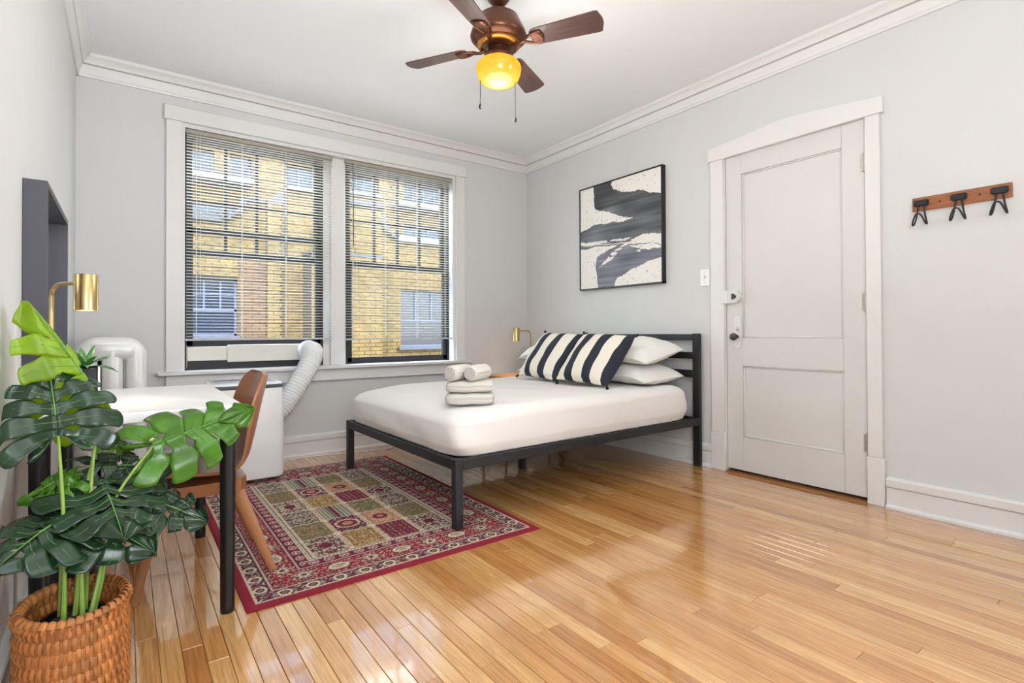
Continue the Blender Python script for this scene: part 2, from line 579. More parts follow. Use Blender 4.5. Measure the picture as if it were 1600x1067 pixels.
# baseboards
def baseboard(name, seg, side):
    P = [(0, 0), (.034, 0), (.034, .012), (.028, .02), (.018, .024), (.018, .115), (.013, .117), (.013, .121), (.027, .123), (.028, .16), (.024, .166), (.012, .172), (0, .172)]
    b = MB()
    for (a, c) in seg:
        if side == 'back': b.prism([(-d, z) for d, z in P], 'x', a, c)
        if side == 'left': b.prism([(d, z) for d, z in P], 'y', a, c)
        if side == 'right': b.prism([(W - d, z) for d, z in P], 'y', a, c)
        if side == 'rear': b.prism([(YR + d, z) for d, z in P], 'x', a, c)
    return struct(b.build(name, M['trim'], sharp=25))


baseboard('baseboard_back', [(0, W)], 'back')
baseboard('baseboard_left', [(YR, 0)], 'left')
baseboard('baseboard_right', [(-2.2, 0), (YR, -3.285)], 'right')
baseboard('baseboard_rear', [(0, W)], 'rear')

# crown moulding
CP = [(0, 2.678), (0.014, 2.678), (0.017, 2.69), (0.014, 2.70), (0.03, 2.742), (0.034, 2.75), (0.02, 2.752), (0.02, 2.757), (0.04, 2.759), (0.046, 2.772), (0.058, 2.79), (0.074, 2.80), (0.078, 2.81), (0.078, CEIL), (0, CEIL)]
struct(MB().prism([(-d, z) for d, z in CP], 'x', 0, W).build('trim_1', M['trim'], sharp=25))
struct(MB().prism([(d, z) for d, z in CP], 'y', YR, 0).build('trim_2', M['trim'], sharp=25))
struct(MB().prism([(W - d, z) for d, z in CP], 'y', YR, 0).build('trim_3', M['trim'], sharp=25))

# window casing, stool, apron, jamb linings and centre post
cas = struct(MB().box(0.491, 0.588, -0.022, 0, 0.72, 2.505, b=0.003).build('trim_4', M['trim']))
MB().box(2.838, 2.936, -0.022, 0, 0.72, 2.505, b=0.003).build('side_casing', M['trim'], cas)
MB().box(0.479, 2.948, -0.028, 0, 2.505, 2.61, b=0.004).build('head_casing', M['trim'], cas)
MB().box(0.44, 2.99, -0.062, 0.07, 0.694, 0.722, b=0.006).build('window_stool', M['trim'], cas)
MB().box(0.491, 2.936, -0.022, 0, 0.60, 0.694, b=0.004).build('apron', M['trim'], cas)
MB().box(0.5, 2.93, -0.03, 0, 0.60, 0.615, b=0.004).build('apron_bead', M['trim'], cas)
for n_, (xa, xb) in {'jamb': (0.583, 0.606), 'jamb.001': (2.814, 2.84)}.items():
    MB().box(xa, xb, 0, 0.2, 0.72, 2.505).build('jamb', M['trim'], cas)
MB().box(0.606, 2.814, 0, 0.2, 2.478, 2.505).build('jamb_head', M['trim'], cas)
MB().box(1.66, 1.775, 0.052, 0.2, 0.72, 2.478, b=0.003).box(1.605, 1.797, 0.088, 0.2, 0.72, 2.478).build('centre_post', M['trim'], cas)
MB().box(0.606, 2.814, 0.07, 0.2, 0.694, 0.722).build('outer_sill', M['trim'], cas)


def window(name, x0, x1, raise_):
    wd = thing(name, None, None, ((x0 + x1) / 2, 0.12, 0.72)); wd['kind'] = 'structure'
    # fixed outer frame
    MB().box(x0, x0 + .018, .085, .19, .722, 2.478).box(x1 - .018, x1, .085, .19, .722, 2.478).box(x0, x1, .085, .19, 2.46, 2.478).box(x0, x1, .1, .19, .722, .735).build('frame', M['sash'], wd)
    ix0, ix1 = x0 + .018, x1 - .018
    def sash(nm, y, z0, z1, top, bot, mun):
        b = MB()
        st = .042
        b.box(ix0, ix0 + st, y, y + .035, z0, z1, b=.003).box(ix1 - st, ix1, y, y + .035, z0, z1, b=.003)
        b.box(ix0, ix1, y, y + .035, z1 - top, z1, b=.003).box(ix0, ix1, y, y + .035, z0, z0 + bot, b=.003)
        sh = b.build(nm, M['sash'], wd)
        gx0, gx1, gz0, gz1 = ix0 + st, ix1 - st, z0 + bot, z1 - top
        if mun:
            n = 4
            mb = MB()
            zm = gz0 + (gz1 - gz0) * .46
            for k in range(1, n):
                mx = gx0 + (gx1 - gx0) * k / n
                mb.box(mx - .011, mx + .011, y + .006, y + .03, gz0, gz1)
            mb.box(gx0, gx1, y + .006, y + .03, zm - .007, zm + .007)
            mb.build('muntin', M['sash'], sh)
        MB().box(gx0 - .004, gx1 + .004, y + .016, y + .02, gz0 - .004, gz1 + .004).build('pane', M['glass'], sh)
    sash('upper_sash', 0.142, 1.575, 2.46, .045, .045, True)
    sash('lower_sash', 0.1, 0.735 + raise_, 1.62 + raise_, .05, .042, False)


window('window_1', 0.606, 1.605, 0.165)
window('window_2', 1.797, 2.814, 0.0)

# ------------------------------------------------------------------ door
dr = thing('door_1', None, None, (W, -2.75, 0)); dr['kind'] = 'structure'
b = MB()
fx = W + 0.004
LY0, LY1 = DY0 + .003, DY1 - .003
P1 = (-3.066, -2.429, 0.945, 2.087)
P2 = (-3.078, -2.431, 0.255, 0.749)
P2 = (-3.07, -2.431, 0.255, 0.749)
b.box(fx, fx + .042, LY0, P1[0], 0.025, DZ, b=.002).box(fx, fx + .042, P1[1], LY1, 0.025, DZ, b=.002)
b.box(fx, fx + .042, P1[0], P1[1], P1[3], DZ).box(fx, fx + .042, P1[0], P1[1], P2[3], P1[2]).box(fx, fx + .042, P1[0], P1[1], .025, P2[2])
leaf_ = b.build('leaf', M['door'], dr)
for p in (P1, P2):
    q = MB().box(fx + .014, fx + .035, P1[0] - .005, P1[1] + .005, p[2] - .005, p[3] + .005)
    pn = q.build('panel', M['door'], dr)
    md = MB()
    s = .012
    for (ya, yb, za, zb) in ((P1[0], P1[0] + s, p[2], p[3]), (P1[1] - s, P1[1], p[2], p[3]), (P1[0], P1[1], p[2], p[2] + s), (P1[0], P1[1], p[3] - s, p[3])):
        md.box(fx + .005, fx + .016, ya, yb, za, zb, b=.004)
    md.build('moulding', M['door'], pn)
for z in (1.968, 1.157, 0.342):
    h = MB().tube([(W - .008, DY0 - .002, z - .055), (W - .008, DY0 - .002, z + .055)], .0098, 10)
    h.box(W - .003, W + .006, DY0 - .002, DY0 + .022, z - .05, z + .05)
    for q in (-.058, .058): h.lathe([(.002, q - .004), (.006, q), (.002, q + .004)], (W - .008, DY0 - .002, z), 8)
    h.build('hinge', M['steel'], dr)
# surface lock
lk = MB()
lk.prism([(y, z) for y, z in [(-2.345, 1.188), (-2.345, 1.276), (-2.385, 1.276), (-2.41, 1.268), (-2.424, 1.25), (-2.428, 1.232), (-2.424, 1.214), (-2.41, 1.196), (-2.385, 1.188)]], 'x', W - .034, W + .006)
lko = lk.build('surface_lock', M['trim'], dr)
MB().box(W - .03, W + .004, -2.34, -2.29, 1.186, 1.278, b=.003).build('lock_keeper', M['trim'], dr)
MB().lathe([(0, 0), (.013, 0), (.013, .012), (.009, .016), (0, .016)], (W - .034, -2.392, 1.232), 16, R=Matrix.Rotation(-PI / 2, 3, 'Y')).box(W - .062, W - .046, -2.4, -2.384, 1.212, 1.252, b=.003).build('lock_turn', M['darksteel'], lko)
pl = MB()
out = [(.026 * math.cos(a), .085 + .03 * math.sin(a)) for a in np.linspace(0, PI, 9)] + [(.026 * math.cos(a), -.085 + .03 * math.sin(a)) for a in np.linspace(PI, 2 * PI, 9)]
pl.prism([(-2.398 + y, 0.985 + z) for y, z in out], 'x', W - .004, W + .006)
plo = pl.build('knob_plate', M['trim'], dr)
MB().lathe([(0, 0), (.011, 0), (.013, .003), (.008, .006), (0, .006)], (W - .004, -2.398, 1.005), 14, R=Matrix.Rotation(-PI / 2, 3, 'Y')).build('keyhole_cover', M['steel'], plo)
MB().lathe([(0.012, 0), (.012, .02), (.009, .026), (.013, .034), (.024, .04), (.027, .05), (.024, .06), (.012, .066), (0, .067)], (W - .002, -2.395, 0.952), 20, R=Matrix.Rotation(-PI / 2, 3, 'Y')).build('knob', M['darksteel'], dr)
# casing with peaked head
dc = struct(MB().box(W - .022, W, -2.305, -2.2, .27, 2.222, b=.003).build('trim_5', M['trim']))
MB().box(W - .022, W, -3.272, -3.196, .27, 2.222, b=.003).build('side_casing', M['trim'], dc)
MB().box(W - .027, W, -2.31, -2.194, 0, .27, b=.004).build('plinth_block', M['trim'], dc)
MB().box(W - .027, W, -3.28, -3.192, 0, .27, b=.004).build('plinth_block', M['trim'], dc)
MB().prism([(-2.188, 2.222), (-2.188, 2.308), (-2.70, 2.362), (-2.80, 2.362), (-3.29, 2.31), (-3.29, 2.222)], 'x', W - .028, W).build('head_casing', M['trim'], dc)
MB().box(W - .004, W + .03, DY1 - .001, DY1 + .014, 0, DZ + .012).box(W - .004, W + .03, DY0 - .014, DY0 + .001, 0, DZ + .012).box(W - .004, W + .03, DY0, DY1, DZ + .001, DZ + .013).build('stop_bead', M['trim'], dc)
struct(MB().box(W - .03, W + .1, DY0 + .002, DY1 - .002, 0, .006, b=.002).build('trim_6', M['thresh']))

# ------------------------------------------------------------------ apartment building across the alley
facbrick = mat('yellow_brick', (98, 78, 36), 0.85, var=0.28, vscale=5, bump=0.2, bscale=60)
facbrick2 = mat('tan_brick', (84, 60, 33), 0.85, var=0.3, vscale=5, bump=0.2, bscale=60)
mortar = mat('mortar', (52, 43, 30), 0.95)
stone = mat('white_limestone', (104, 103, 100), 0.8, var=0.08, vscale=9)
greystone = mat('grey_limestone', (68, 68, 70), 0.8, var=0.1, vscale=9)
fframe = mat('grey_window_frame', (70, 76, 92), 0.5)
fpane = mat('blue_reflective_glass', (22, 30, 44), 0.2, spec=0.4)
frail = mat('dark_iron_railing', (40, 42, 50), 0.6)
bd = thing('apartment_building', 'yellow brick apartment block with balconies seen through the window blinds', 'building', (4, 6.0, -3))


def brick_wall(x0, x1, z0, z1, y, holes, m, rnd, depth=0.3, side=False):
    """mortar slab with openings, and every brick of its face as real geometry"""
    xs = sorted({x0, x1, *[h[0] for h in holes], *[h[1] for h in holes]})
    zs = sorted({z0, z1, *[h[2] for h in holes], *[h[3] for h in holes]})
    b = MB()
    for i in range(len(xs) - 1):
        for j in range(len(zs) - 1):
            cx, cz = (xs[i] + xs[i + 1]) / 2, (zs[j] + zs[j + 1]) / 2
            if any(h[0] < cx < h[1] and h[2] < cz < h[3] for h in holes): continue
            b.box(xs[i], xs[i + 1], y, y + depth, zs[j], zs[j + 1])
    b.build('wall', mortar, bd, fix=False)
    bl, bh, jt = 0.21, 0.064, 0.011
    vs, fs = [], []
    k = 0
    z = z0
    while z + bh < z1 + .001:
        x = x0 - (0.5 * (bl + jt) if k % 2 else 0)
        while x < x1:
            a, c = max(x, x0), min(x + bl, x1)
            segs = [(a, c)]
            for h in holes:
                if h[2] < z + bh - .01 and h[3] > z + .01:
                    ns = []
                    for (p, q) in segs:
                        if p < h[0]: ns.append((p, min(q, h[0])))
                        if q > h[1]: ns.append((max(p, h[1]), q))
                    segs = ns
            for (p, q) in segs:
                if q - p < .02: continue
                yy = y - .009 - rnd.random() * .006
                o_ = len(vs)
                vs += [(p, y, z), (q, y, z), (q, y, z + bh), (p, y, z + bh), (p, yy, z), (q, yy, z), (q, yy, z + bh), (p, yy, z + bh)]
                fs += [(o_ + 4, o_ + 5, o_ + 6, o_ + 7), (o_, o_ + 1, o_ + 5, o_ + 4), (o_ + 3, o_ + 7, o_ + 6, o_ + 2), (o_, o_ + 4, o_ + 7, o_ + 3), (o_ + 1, o_ + 2, o_ + 6, o_ + 5)]
            x += bl + jt
        z += bh + jt
        k += 1
    q = MB(); q.v, q.f, q.m = vs, fs, [0] * len(fs)
    o = q.build('brickwork', m, bd, fix=False); o['kind'] = 'stuff'


rb = random.Random(5)
WIN = [  # x0,x1,z0,z1 of openings in the main face
    (0.85, 1.864, 0.95, 1.945), (0.5, 1.86, 3.05, 3.27), (1.15, 1.5, 3.66, 4.17), (1.74, 2.09, 3.66, 4.17), (2.67, 3.45, 3.74, 4.18),
    (4.98, 6.15, 0.69, 1.917), (5.06, 6.3, 3.06, 3.35), (5.06, 6.1, 3.72, 4.2), (3.92, 4.5, 3.84, 4.2)]
brick_wall(-1.4, 8.2, -1.0, 4.72, 6.0, WIN, facbrick, rb)
# lower pier (sunlit, throws the slanting shadow) and slim pier, set forward of the face
brick_wall(2.98, 4.33, -1.0, 2.45, 5.42, [], facbrick, rb, depth=0.58)
brick_wall(3.3, 4.52, 2.45, 3.55, 5.88, [], facbrick, rb, depth=0.12)
brick_wall(2.33, 2.57, -1.0, 3.36, 5.86, [], facbrick, rb, depth=0.14)
brick_wall(1.88, 2.33, -1.0, 2.3, 5.93, [], facbrick2, rb, depth=0.07)
MB().box(2.96, 4.35, 5.4, 6.0, 2.45, 2.5).build('pier_cap', greystone, bd)
MB().box(3.28, 4.55, 5.84, 6.0, 3.55, 3.66).build('pier_cap', greystone, bd)
MB().prism([(2.31, 3.36), (2.6, 3.36), (2.6, 3.5), (2.56, 3.62), (2.54, 3.62)], 'y', 5.86, 6.0).build('pilaster_cap', greystone, bd)
MB().box(1.95, 2.33, 5.94, 6.0, 3.36, 3.44).build('string_course', greystone, bd)
MB().box(-1.4, 8.2, 5.9, 6.3, 4.72, 4.82).build('coping', stone, bd)


def fac_window(x0, x1, z0, z1, cols, rows, sash=True):
    y = 6.1
    b = MB()
    t = .035
    b.box(x0, x0 + t, y, y + .06, z0, z1).box(x1 - t, x1, y, y + .06, z0, z1).box(x0, x1, y, y + .06, z0, z0 + t).box(x0, x1, y, y + .06, z1 - t, z1)
    zm = z0 + (z1 - z0) * .46
    if sash: b.box(x0, x1, y, y + .06, zm - .022, zm + .022)
    for k in range(1, cols):
        mx = x0 + (x1 - x0) * k / cols
        b.box(mx - .014, mx + .014, y + .005, y + .05, zm if rows else z0, z1)
    if rows:
        for k in range(1, rows):
            mz = zm + (z1 - zm) * k / rows
            b.box(x0, x1, y + .01, y + .05, mz - .009, mz + .009)
    f = b.build('window_frame', fframe, bd)
    MB().box(x0 + .02, x1 - .02, y + .03, y + .04, z0 + .02, z1 - .02).build('pane', fpane, f)
    MB().box(x0, x1, y + .25, y + .29, z0, z1).build('dim_room_sheet', mat('dim_room', (52, 58, 74), 0.9), f)  # flat sheet, its dark colour stands for the dim room behind the pane


fac_window(*WIN[0], 4, 2)
fac_window(*WIN[1], 3, 0, False)
fac_window(*WIN[2], 1, 0, False)
fac_window(*WIN[3], 1, 0, False)
fac_window(*WIN[4], 3, 0, False)
fac_window(*WIN[5], 3, 2)
fac_window(*WIN[6], 4, 0, False)
fac_window(*WIN[7], 4, 0, False)
fac_window(*WIN[8], 2, 0, False)
for (a, c, z, h, dpt, m_) in ((0.6, 2.05, 3.56, .1, .5, stone), (4.75, 6.2, 3.62, .1, .42, stone), (2.62, 3.5, 3.68, .06, .12, stone), (0.45, 1.62, 2.93, .12, .1, greystone), (4.86, 6.3, 2.92, .13, .12, stone), (4.9, 6.2, .62, .07, .12, greystone), (0.8, 1.9, .88, .07, .1, greystone), (3.85, 4.55, 3.77, .06, .1, stone)):
    MB().box(a, c, 6.0 - dpt, 6.02, z, z + h, b=.01).build('ledge', m_, bd)
for (a, c, z, dpt) in ((0.6, 2.05, 3.66, .5), (4.75, 6.2, 3.72, .42)):
    y = 6.0 - dpt + .03
    rl = MB().tube([(a, 6.0, z + .34), (a + .02, y, z + .34), (c - .02, y, z + .34), (c, 6.0, z + .34)], .014, 6).tube([(a, 6.0, z + .05), (a + .02, y, z + .05), (c - .02, y, z + .05), (c, 6.0, z + .05)], .01, 6).build('railing', frail, bd)
    bb = MB()
    n = int((c - a) / .09)
    for k in range(n + 1):
        x = a + .02 + (c - a - .04) * k / n
        bb.box(x - .006, x + .006, y - .006, y + .006, z, z + .34)
    o = bb.build('baluster', frail, rl); o['kind'] = 'stuff'
# scroll brackets
for (x, z, s) in ((1.62, 3.02, 1), (4.86, 3.02, -1)):
    pts = [(x + s * .30, 5.9, z + .40), (x + s * .31, 5.9, z + .30), (x + s * .27, 5.9, z + .16), (x + s * .16, 5.9, z + .06), (x + s * .03, 5.9, z + .02), (x - s * .02, 5.9, z + .06), (x + s * .02, 5.9, z + .1)]
    MB().tube([tuple(p) for p in cat_rom(pts, 26)], [.05 + .02 * math.sin(k / 3) for k in range(26)], 10).box(min(x, x + s * .1) - .03, max(x, x + s * .1) + .03, 5.86, 6.0, z - .03, z + .03, b=.01).build('scroll_bracket', greystone, bd)
struct(MB().box(-6, 14, 0.22, 9, -3.2, -3.0).build('ground', mat('alley_concrete', (150, 146, 138), 0.9)))
# ------------------------------------------------------------------ rug (pattern is flat print: painted into a colour attribute of a fine mesh)
def vnoise(x, y, seed):
    xi, yi = np.floor(x).astype(int), np.floor(y).astype(int)
    fx, fy = x - xi, y - yi
    def h(a, c):
        n = (a * 374761393 + c * 668265263 + seed * 1442695041) & 0x7fffffff
        n = ((n ^ (n >> 13)) * 1274126177) & 0x7fffffff
        return ((n ^ (n >> 16)) & 0xffff) / 65535.0
    fx, fy = fx * fx * (3 - 2 * fx), fy * fy * (3 - 2 * fy)
    return (h(xi, yi) * (1 - fx) + h(xi + 1, yi) * fx) * (1 - fy) + (h(xi, yi + 1) * (1 - fx) + h(xi + 1, yi + 1) * fx) * fy


def rug_print(X, Y, Wd, Ld):
    C = np.zeros(X.shape + (3,))
    def put(mask, c): C[mask] = c
    red, dred, burg = (152, 22, 48), (112, 20, 40), (120, 26, 58)
    cream, pink, green, grey, black, gold, rose, olive = (226, 212, 186), (216, 160, 156), (120, 130, 104), (150, 150, 146), (42, 34, 38), (190, 150, 92), (206, 132, 112), (128, 124, 78)
    dx, dy = np.minimum(X, Wd - X), np.minimum(Y, Ld - Y)
    d = np.minimum(dx, dy)
    a = np.where(dx < dy, Y - Ld / 2, X - Wd / 2)
    put(d >= 0, red)
    def band(lo, hi, c): put((d >= lo) & (d < hi), c)
    # outer narrow border
    b1 = (d >= .032) & (d < .105)
    put(b1, dred)
    per = .105
    ph = np.abs(((a / per) % 1) - .5) * 2
    q = (d - .068) / .034
    n1 = vnoise(np.abs(((a / per) % 1) - .5) * 14 + 40, d * 170, 3)
    put(b1 & (n1 > .74), grey); put(b1 & (n1 < .24), black); put(b1 & (n1 > .52) & (n1 < .57), cream)
    rr = np.sqrt(((1 - ph) * 1.5) ** 2 + q ** 2)
    put(b1 & (rr < .78), dred); put(b1 & (rr > .5) & (rr < .78), cream); put(b1 & (rr < .26), green)
    band(.032, .042, cream); put((d >= .032) & (d < .042) & ((a / .014) % 1 < .35), pink)
    band(.098, .101, black); band(.101, .111, pink); put((d >= .101) & (d < .111) & ((a / .016) % 1 < .3), cream); band(.111, .114, black)
    # main border
    b2 = (d >= .114) & (d < .236)
    put(b2, red)
    per = .285
    t = np.abs(((a / per) % 1) - .5) * per
    e = np.abs(d - .175)
    n = vnoise(t * 120 + 9, d * 120, 11)
    n2 = vnoise(t * 190 + 3, d * 190, 12)
    put(b2 & (n > .72), black); put(b2 & (n < .3), (176, 30, 50)); put(b2 & (n2 > .76), cream); put(b2 & (n2 < .16), pink); put(b2 & (n > .45) & (n < .5), green)
    st = np.cos(np.arctan2(d - .175, t - .0) * 8) * .012 + .03
    r = np.sqrt(t ** 2 + (d - .175) ** 2)
    put(b2 & (r < st), green); put(b2 & (r < st * .75), cream); put(b2 & (r < .012), dred)
    t2 = np.abs((((a / per) + .5) % 1) - .5) * per
    ov = np.sqrt((t2 / .044) ** 2 + ((d - .175) / .03) ** 2)
    put(b2 & (ov < 1.15), dred); put(b2 & (ov < 1), cream); put(b2 & (ov < .66) & (vnoise(t2 * 260, d * 260, 8) > .42), green); put(b2 & (ov < .15), rose)
    band(.229, .232, black); band(.232, .241, pink); band(.241, .244, black)
    # inner narrow border
    b3 = (d >= .244) & (d < .292)
    put(b3, burg)
    per = .066
    t = (((a / per) % 1) - .5) * per
    rr = np.sqrt((t / .024) ** 2 + ((d - .268) / .019) ** 2)
    put(b3 & (vnoise(np.abs(t) * 200, d * 200, 5) > .66), black)
    put(b3 & (rr < 1) & (rr > .62), pink); put(b3 & (rr < .35), cream)
    band(.292, .310, cream)
    put((d >= .297) & (d < .305) & ((a / .016) % 1 < .42), (120, 96, 80))
    band(.310, .313, black)
    # field of panels
    fld = d >= .313
    fx, fy = X - .313, Y - .313
    fw_, fl = Wd - .626, Ld - .626
    nx, ny = 4, 6
    cx, cy = fx / fw_ * nx, fy / fl * ny
    ix, iy = np.clip(np.floor(cx).astype(int), 0, nx - 1), np.clip(np.floor(cy).astype(int), 0, ny - 1)
    ux, uy = cx - ix - .5, cy - iy - .5
    sx, sy = ux * fw_ / nx, uy * fl / ny      # metres from the panel's centre
    mx_, my_ = np.abs(sx), np.abs(sy)
    A = vnoise(mx_ * 120 + ix * 31, my_ * 120 + iy * 17, 21)
    B = vnoise(mx_ * 210 + ix * 11, my_ * 210 + iy * 13, 22)
    rad = np.sqrt(sx ** 2 + sy ** 2)
    for i in range(nx):
        for j in range(ny):
            m = fld & (ix == i) & (iy == j)
            k = (ny - 1 - j)       # 0 = far end
            kind = [['dark', 'olive', 'cream'], ['grey', 'med', 'gold'], ['green', 'rose', 'stripe'], ['dark', 'olive', 'cream']][i][k % 3]
            if kind == 'dark':
                put(m, (86, 40, 48)); put(m & (A > .58), black); put(m & (B > .62), cream); put(m & (B < .3), (150, 110, 96)); put(m & (A < .2), green)
            elif kind == 'olive':
                put(m, (118, 108, 72)); put(m & (A > .6), (156, 136, 100)); put(m & (B > .66), (92, 92, 70)); put(m & (B < .25), gold); put(m & (A < .18), rose)
            elif kind == 'cream':
                put(m, (204, 186, 158)); put(m & (A > .58), burg); put(m & (B > .6), (70, 60, 58)); put(m & (A < .25), cream); put(m & (rad < .03), dred)
            elif kind == 'grey':
                put(m, (152, 150, 128)); put(m & ((sx / .02) % 1 < .28), (96, 92, 88)); put(m & ((sx / .02) % 1 > .8), cream); put(m & (np.abs(sx) < .009), dred)
            elif kind == 'med':
                put(m, burg); put(m & (B > .66), cream); put(m & (A > .62), black)
                put(m & (rad < .07), (140, 40, 60)); put(m & (rad > .052) & (rad < .064) & (B > .25), cream); put(m & (rad < .028), rose); put(m & (rad > .03) & (rad < .038), black)
            elif kind == 'gold':
                put(m, gold); put(m & (A > .6), (212, 182, 122)); put(m & (B > .64), (120, 60, 56)); put(m & (B < .22), olive)
            elif kind == 'green':
                put(m, (132, 112, 66)); put(m & (A > .6), (176, 142, 86)); put(m & (B > .6), (78, 76, 58)); put(m & (B < .2), cream); put(m & (rad < .035), olive)
            elif kind == 'rose':
                put(m, (206, 158, 122)); put(m & (A > .6), (222, 178, 140)); put(m & (B > .68), (128, 74, 70)); put(m & (rad < .04), burg); put(m & (rad < .018), rose)
            elif kind == 'stripe':
                put(m, (128, 24, 62)); put(m & ((sx / .026) % 1 < .4), (84, 20, 50)); put(m & ((sx / .026) % 1 < .4) & (B > .55), gold)
    lw = .011
    ln = fld & ((fw_ / nx / 2 - mx_) < lw) & (ix != np.clip(np.round(cx).astype(int), -1, 99) - 0 * ix) if False else fld & ((fw_ / nx / 2 - mx_) < lw)
    put(ln, (222, 202, 176)); put(ln & ((Y / .02) % 1 < .4) & ((fw_ / nx / 2 - mx_) < .006), (176, 120, 100))
    put(fld & ((fl / ny / 2 - my_) < .005), (206, 188, 160))
    cr = fld & ((fw_ / nx / 2 - mx_) + (fl / ny / 2 - my_) < .024)
    put(cr, cream)
    g = vnoise(X * 300, Y * 300, 77)
    C *= (0.84 + .2 * g)[..., None]
    return np.clip(C, 0, 255)


def printed_grid(name, nx, ny, pos, col, m, extra=None):
    """nx*ny vertices; pos(u,v)->(N,3) array; col (ny,nx,3) sRGB 0-255"""
    u, v = np.meshgrid(np.linspace(0, 1, nx), np.linspace(0, 1, ny))
    P = pos(u, v).reshape(-1, 3).astype(np.float32)
    i, j = np.meshgrid(np.arange(nx - 1), np.arange(ny - 1))
    q = np.stack([j * nx + i, j * nx + i + 1, (j + 1) * nx + i + 1, (j + 1) * nx + i], -1).reshape(-1, 4).astype(np.int32)
    me = bpy.data.meshes.new(name)
    me.vertices.add(len(P)); me.vertices.foreach_set('co', P.ravel())
    me.loops.add(q.size); me.loops.foreach_set('vertex_index', q.ravel())
    me.polygons.add(len(q)); me.polygons.foreach_set('loop_start', np.arange(0, q.size, 4, dtype=np.int32))
    me.polygons.foreach_set('use_smooth', np.ones(len(q), bool))
    c = col.reshape(-1, 3) / 255.0
    c = np.where(c <= .04045, c / 12.92, ((c + .055) / 1.055) ** 2.4)
    at = me.color_attributes.new('print', 'FLOAT_COLOR', 'POINT')
    at.data.foreach_set('color', np.concatenate([c, np.ones((len(c), 1))], 1).astype(np.float32).ravel())
    me.materials.append(m)
    me.update(); me.validate()
    return me


RX0, RX1, RY0, RY1, RT = 0.614, 1.946, -2.366, -0.412, 0.009
rug = thing('area_rug', 'red patterned persian style rug with square panels under the bed foot and chair', 'rug', ((RX0 + RX1) / 2, (RY0 + RY1) / 2, 0))
nx, ny = 297, 435
u, v = np.meshgrid(np.linspace(0, 1, nx), np.linspace(0, 1, ny))
colr = rug_print(u * (RX1 - RX0), v * (RY1 - RY0), RX1 - RX0, RY1 - RY0)


def rug_pos(u, v):
    x = RX0 + u * (RX1 - RX0); y = RY0 + v * (RY1 - RY0)
    e = np.minimum(np.minimum(x - RX0, RX1 - x), np.minimum(y - RY0, RY1 - y))
    z = RT - .003 * np.exp(-(e / .006) ** 2) + .0006 * np.sin(x * 9) * np.sin(y * 7)
    o = wl(rug)
    return np.stack([x - o.x, y - o.y, z], -1)


me = printed_grid('pile', nx, ny, rug_pos, colr, attr_mat('rug_pile', 0.95, 0.5, 700))
o = bpy.data.objects.new('pile', me); COL.objects.link(o); o.parent = rug
MB().box(RX0 - .002, RX1 + .002, RY0 - .002, RY1 + .002, 0.0005, RT - .0035, b=.002).build('bound_edge', mat('rug_binding', (150, 18, 46), 0.9, bump=.4, bscale=500), rug)

# ------------------------------------------------------------------ bed
bed = thing('bed_frame', 'black metal bed frame with slatted headboard against the right wall', 'bed', (2.63, -1.375, 0), rz=math.radians(0.9))
X0, X1, Y0, Y1 = -1.06, 1.045, -0.768, 0.768
bm_ = M['bedmetal']


def B_(nm, *a, par=bed, m=bm_, bev=.003):
    return MB().box(*a, b=bev).build(nm, m, par, world=False)


for (lx, ly) in ((X0, Y0), (X0, Y1 - .045)):
    B_('leg', lx, lx + .045, ly, ly + .045, RT + .001, .358)
for ly in (Y0, Y1 - .055):
    B_('head_post', X1 - .03, X1, ly, ly + .058, 0, .975)
B_('side_rail', X0 + .045, X1 - .03, Y0, Y0 + .03, .303, .356)
B_('side_rail', X0 + .045, X1 - .03, Y1 - .03, Y1, .303, .356)
B_('foot_rail', X0, X0 + .03, Y0 + .045, Y1 - .045, .303, .356)
B_('end_rail', X1 - .03, X1, Y0 + .058, Y1 - .055, .303, .356)
for (za, zb) in ((.924, .97), (.787, .837), (.65, .703)):
    B_('headboard_rail', X1 - .027, X1 - .004, Y0 + .058, Y1 - .055, za, zb)
B_('centre_rail', X0 + .03, X1 - .03, -.02, .02, .29, .33)
B_('middle_leg', -.062, -.022, -.02, .02, 0.0, .29)
for k in range(14):
    x = X0 + .1 + k * (X1 - X0 - .2) / 13
    B_('slat', x - .03, x + .03, Y0 + .03, Y1 - .03, .331, .343, m=M['black'], bev=0)

# mattress under a white sheet (local frame of the bed)
mx0, mx1, my0, my1, mz0, mz1 = X0 + .012, X1 - .10, Y0 + .012, Y1 - .012, .357, .60


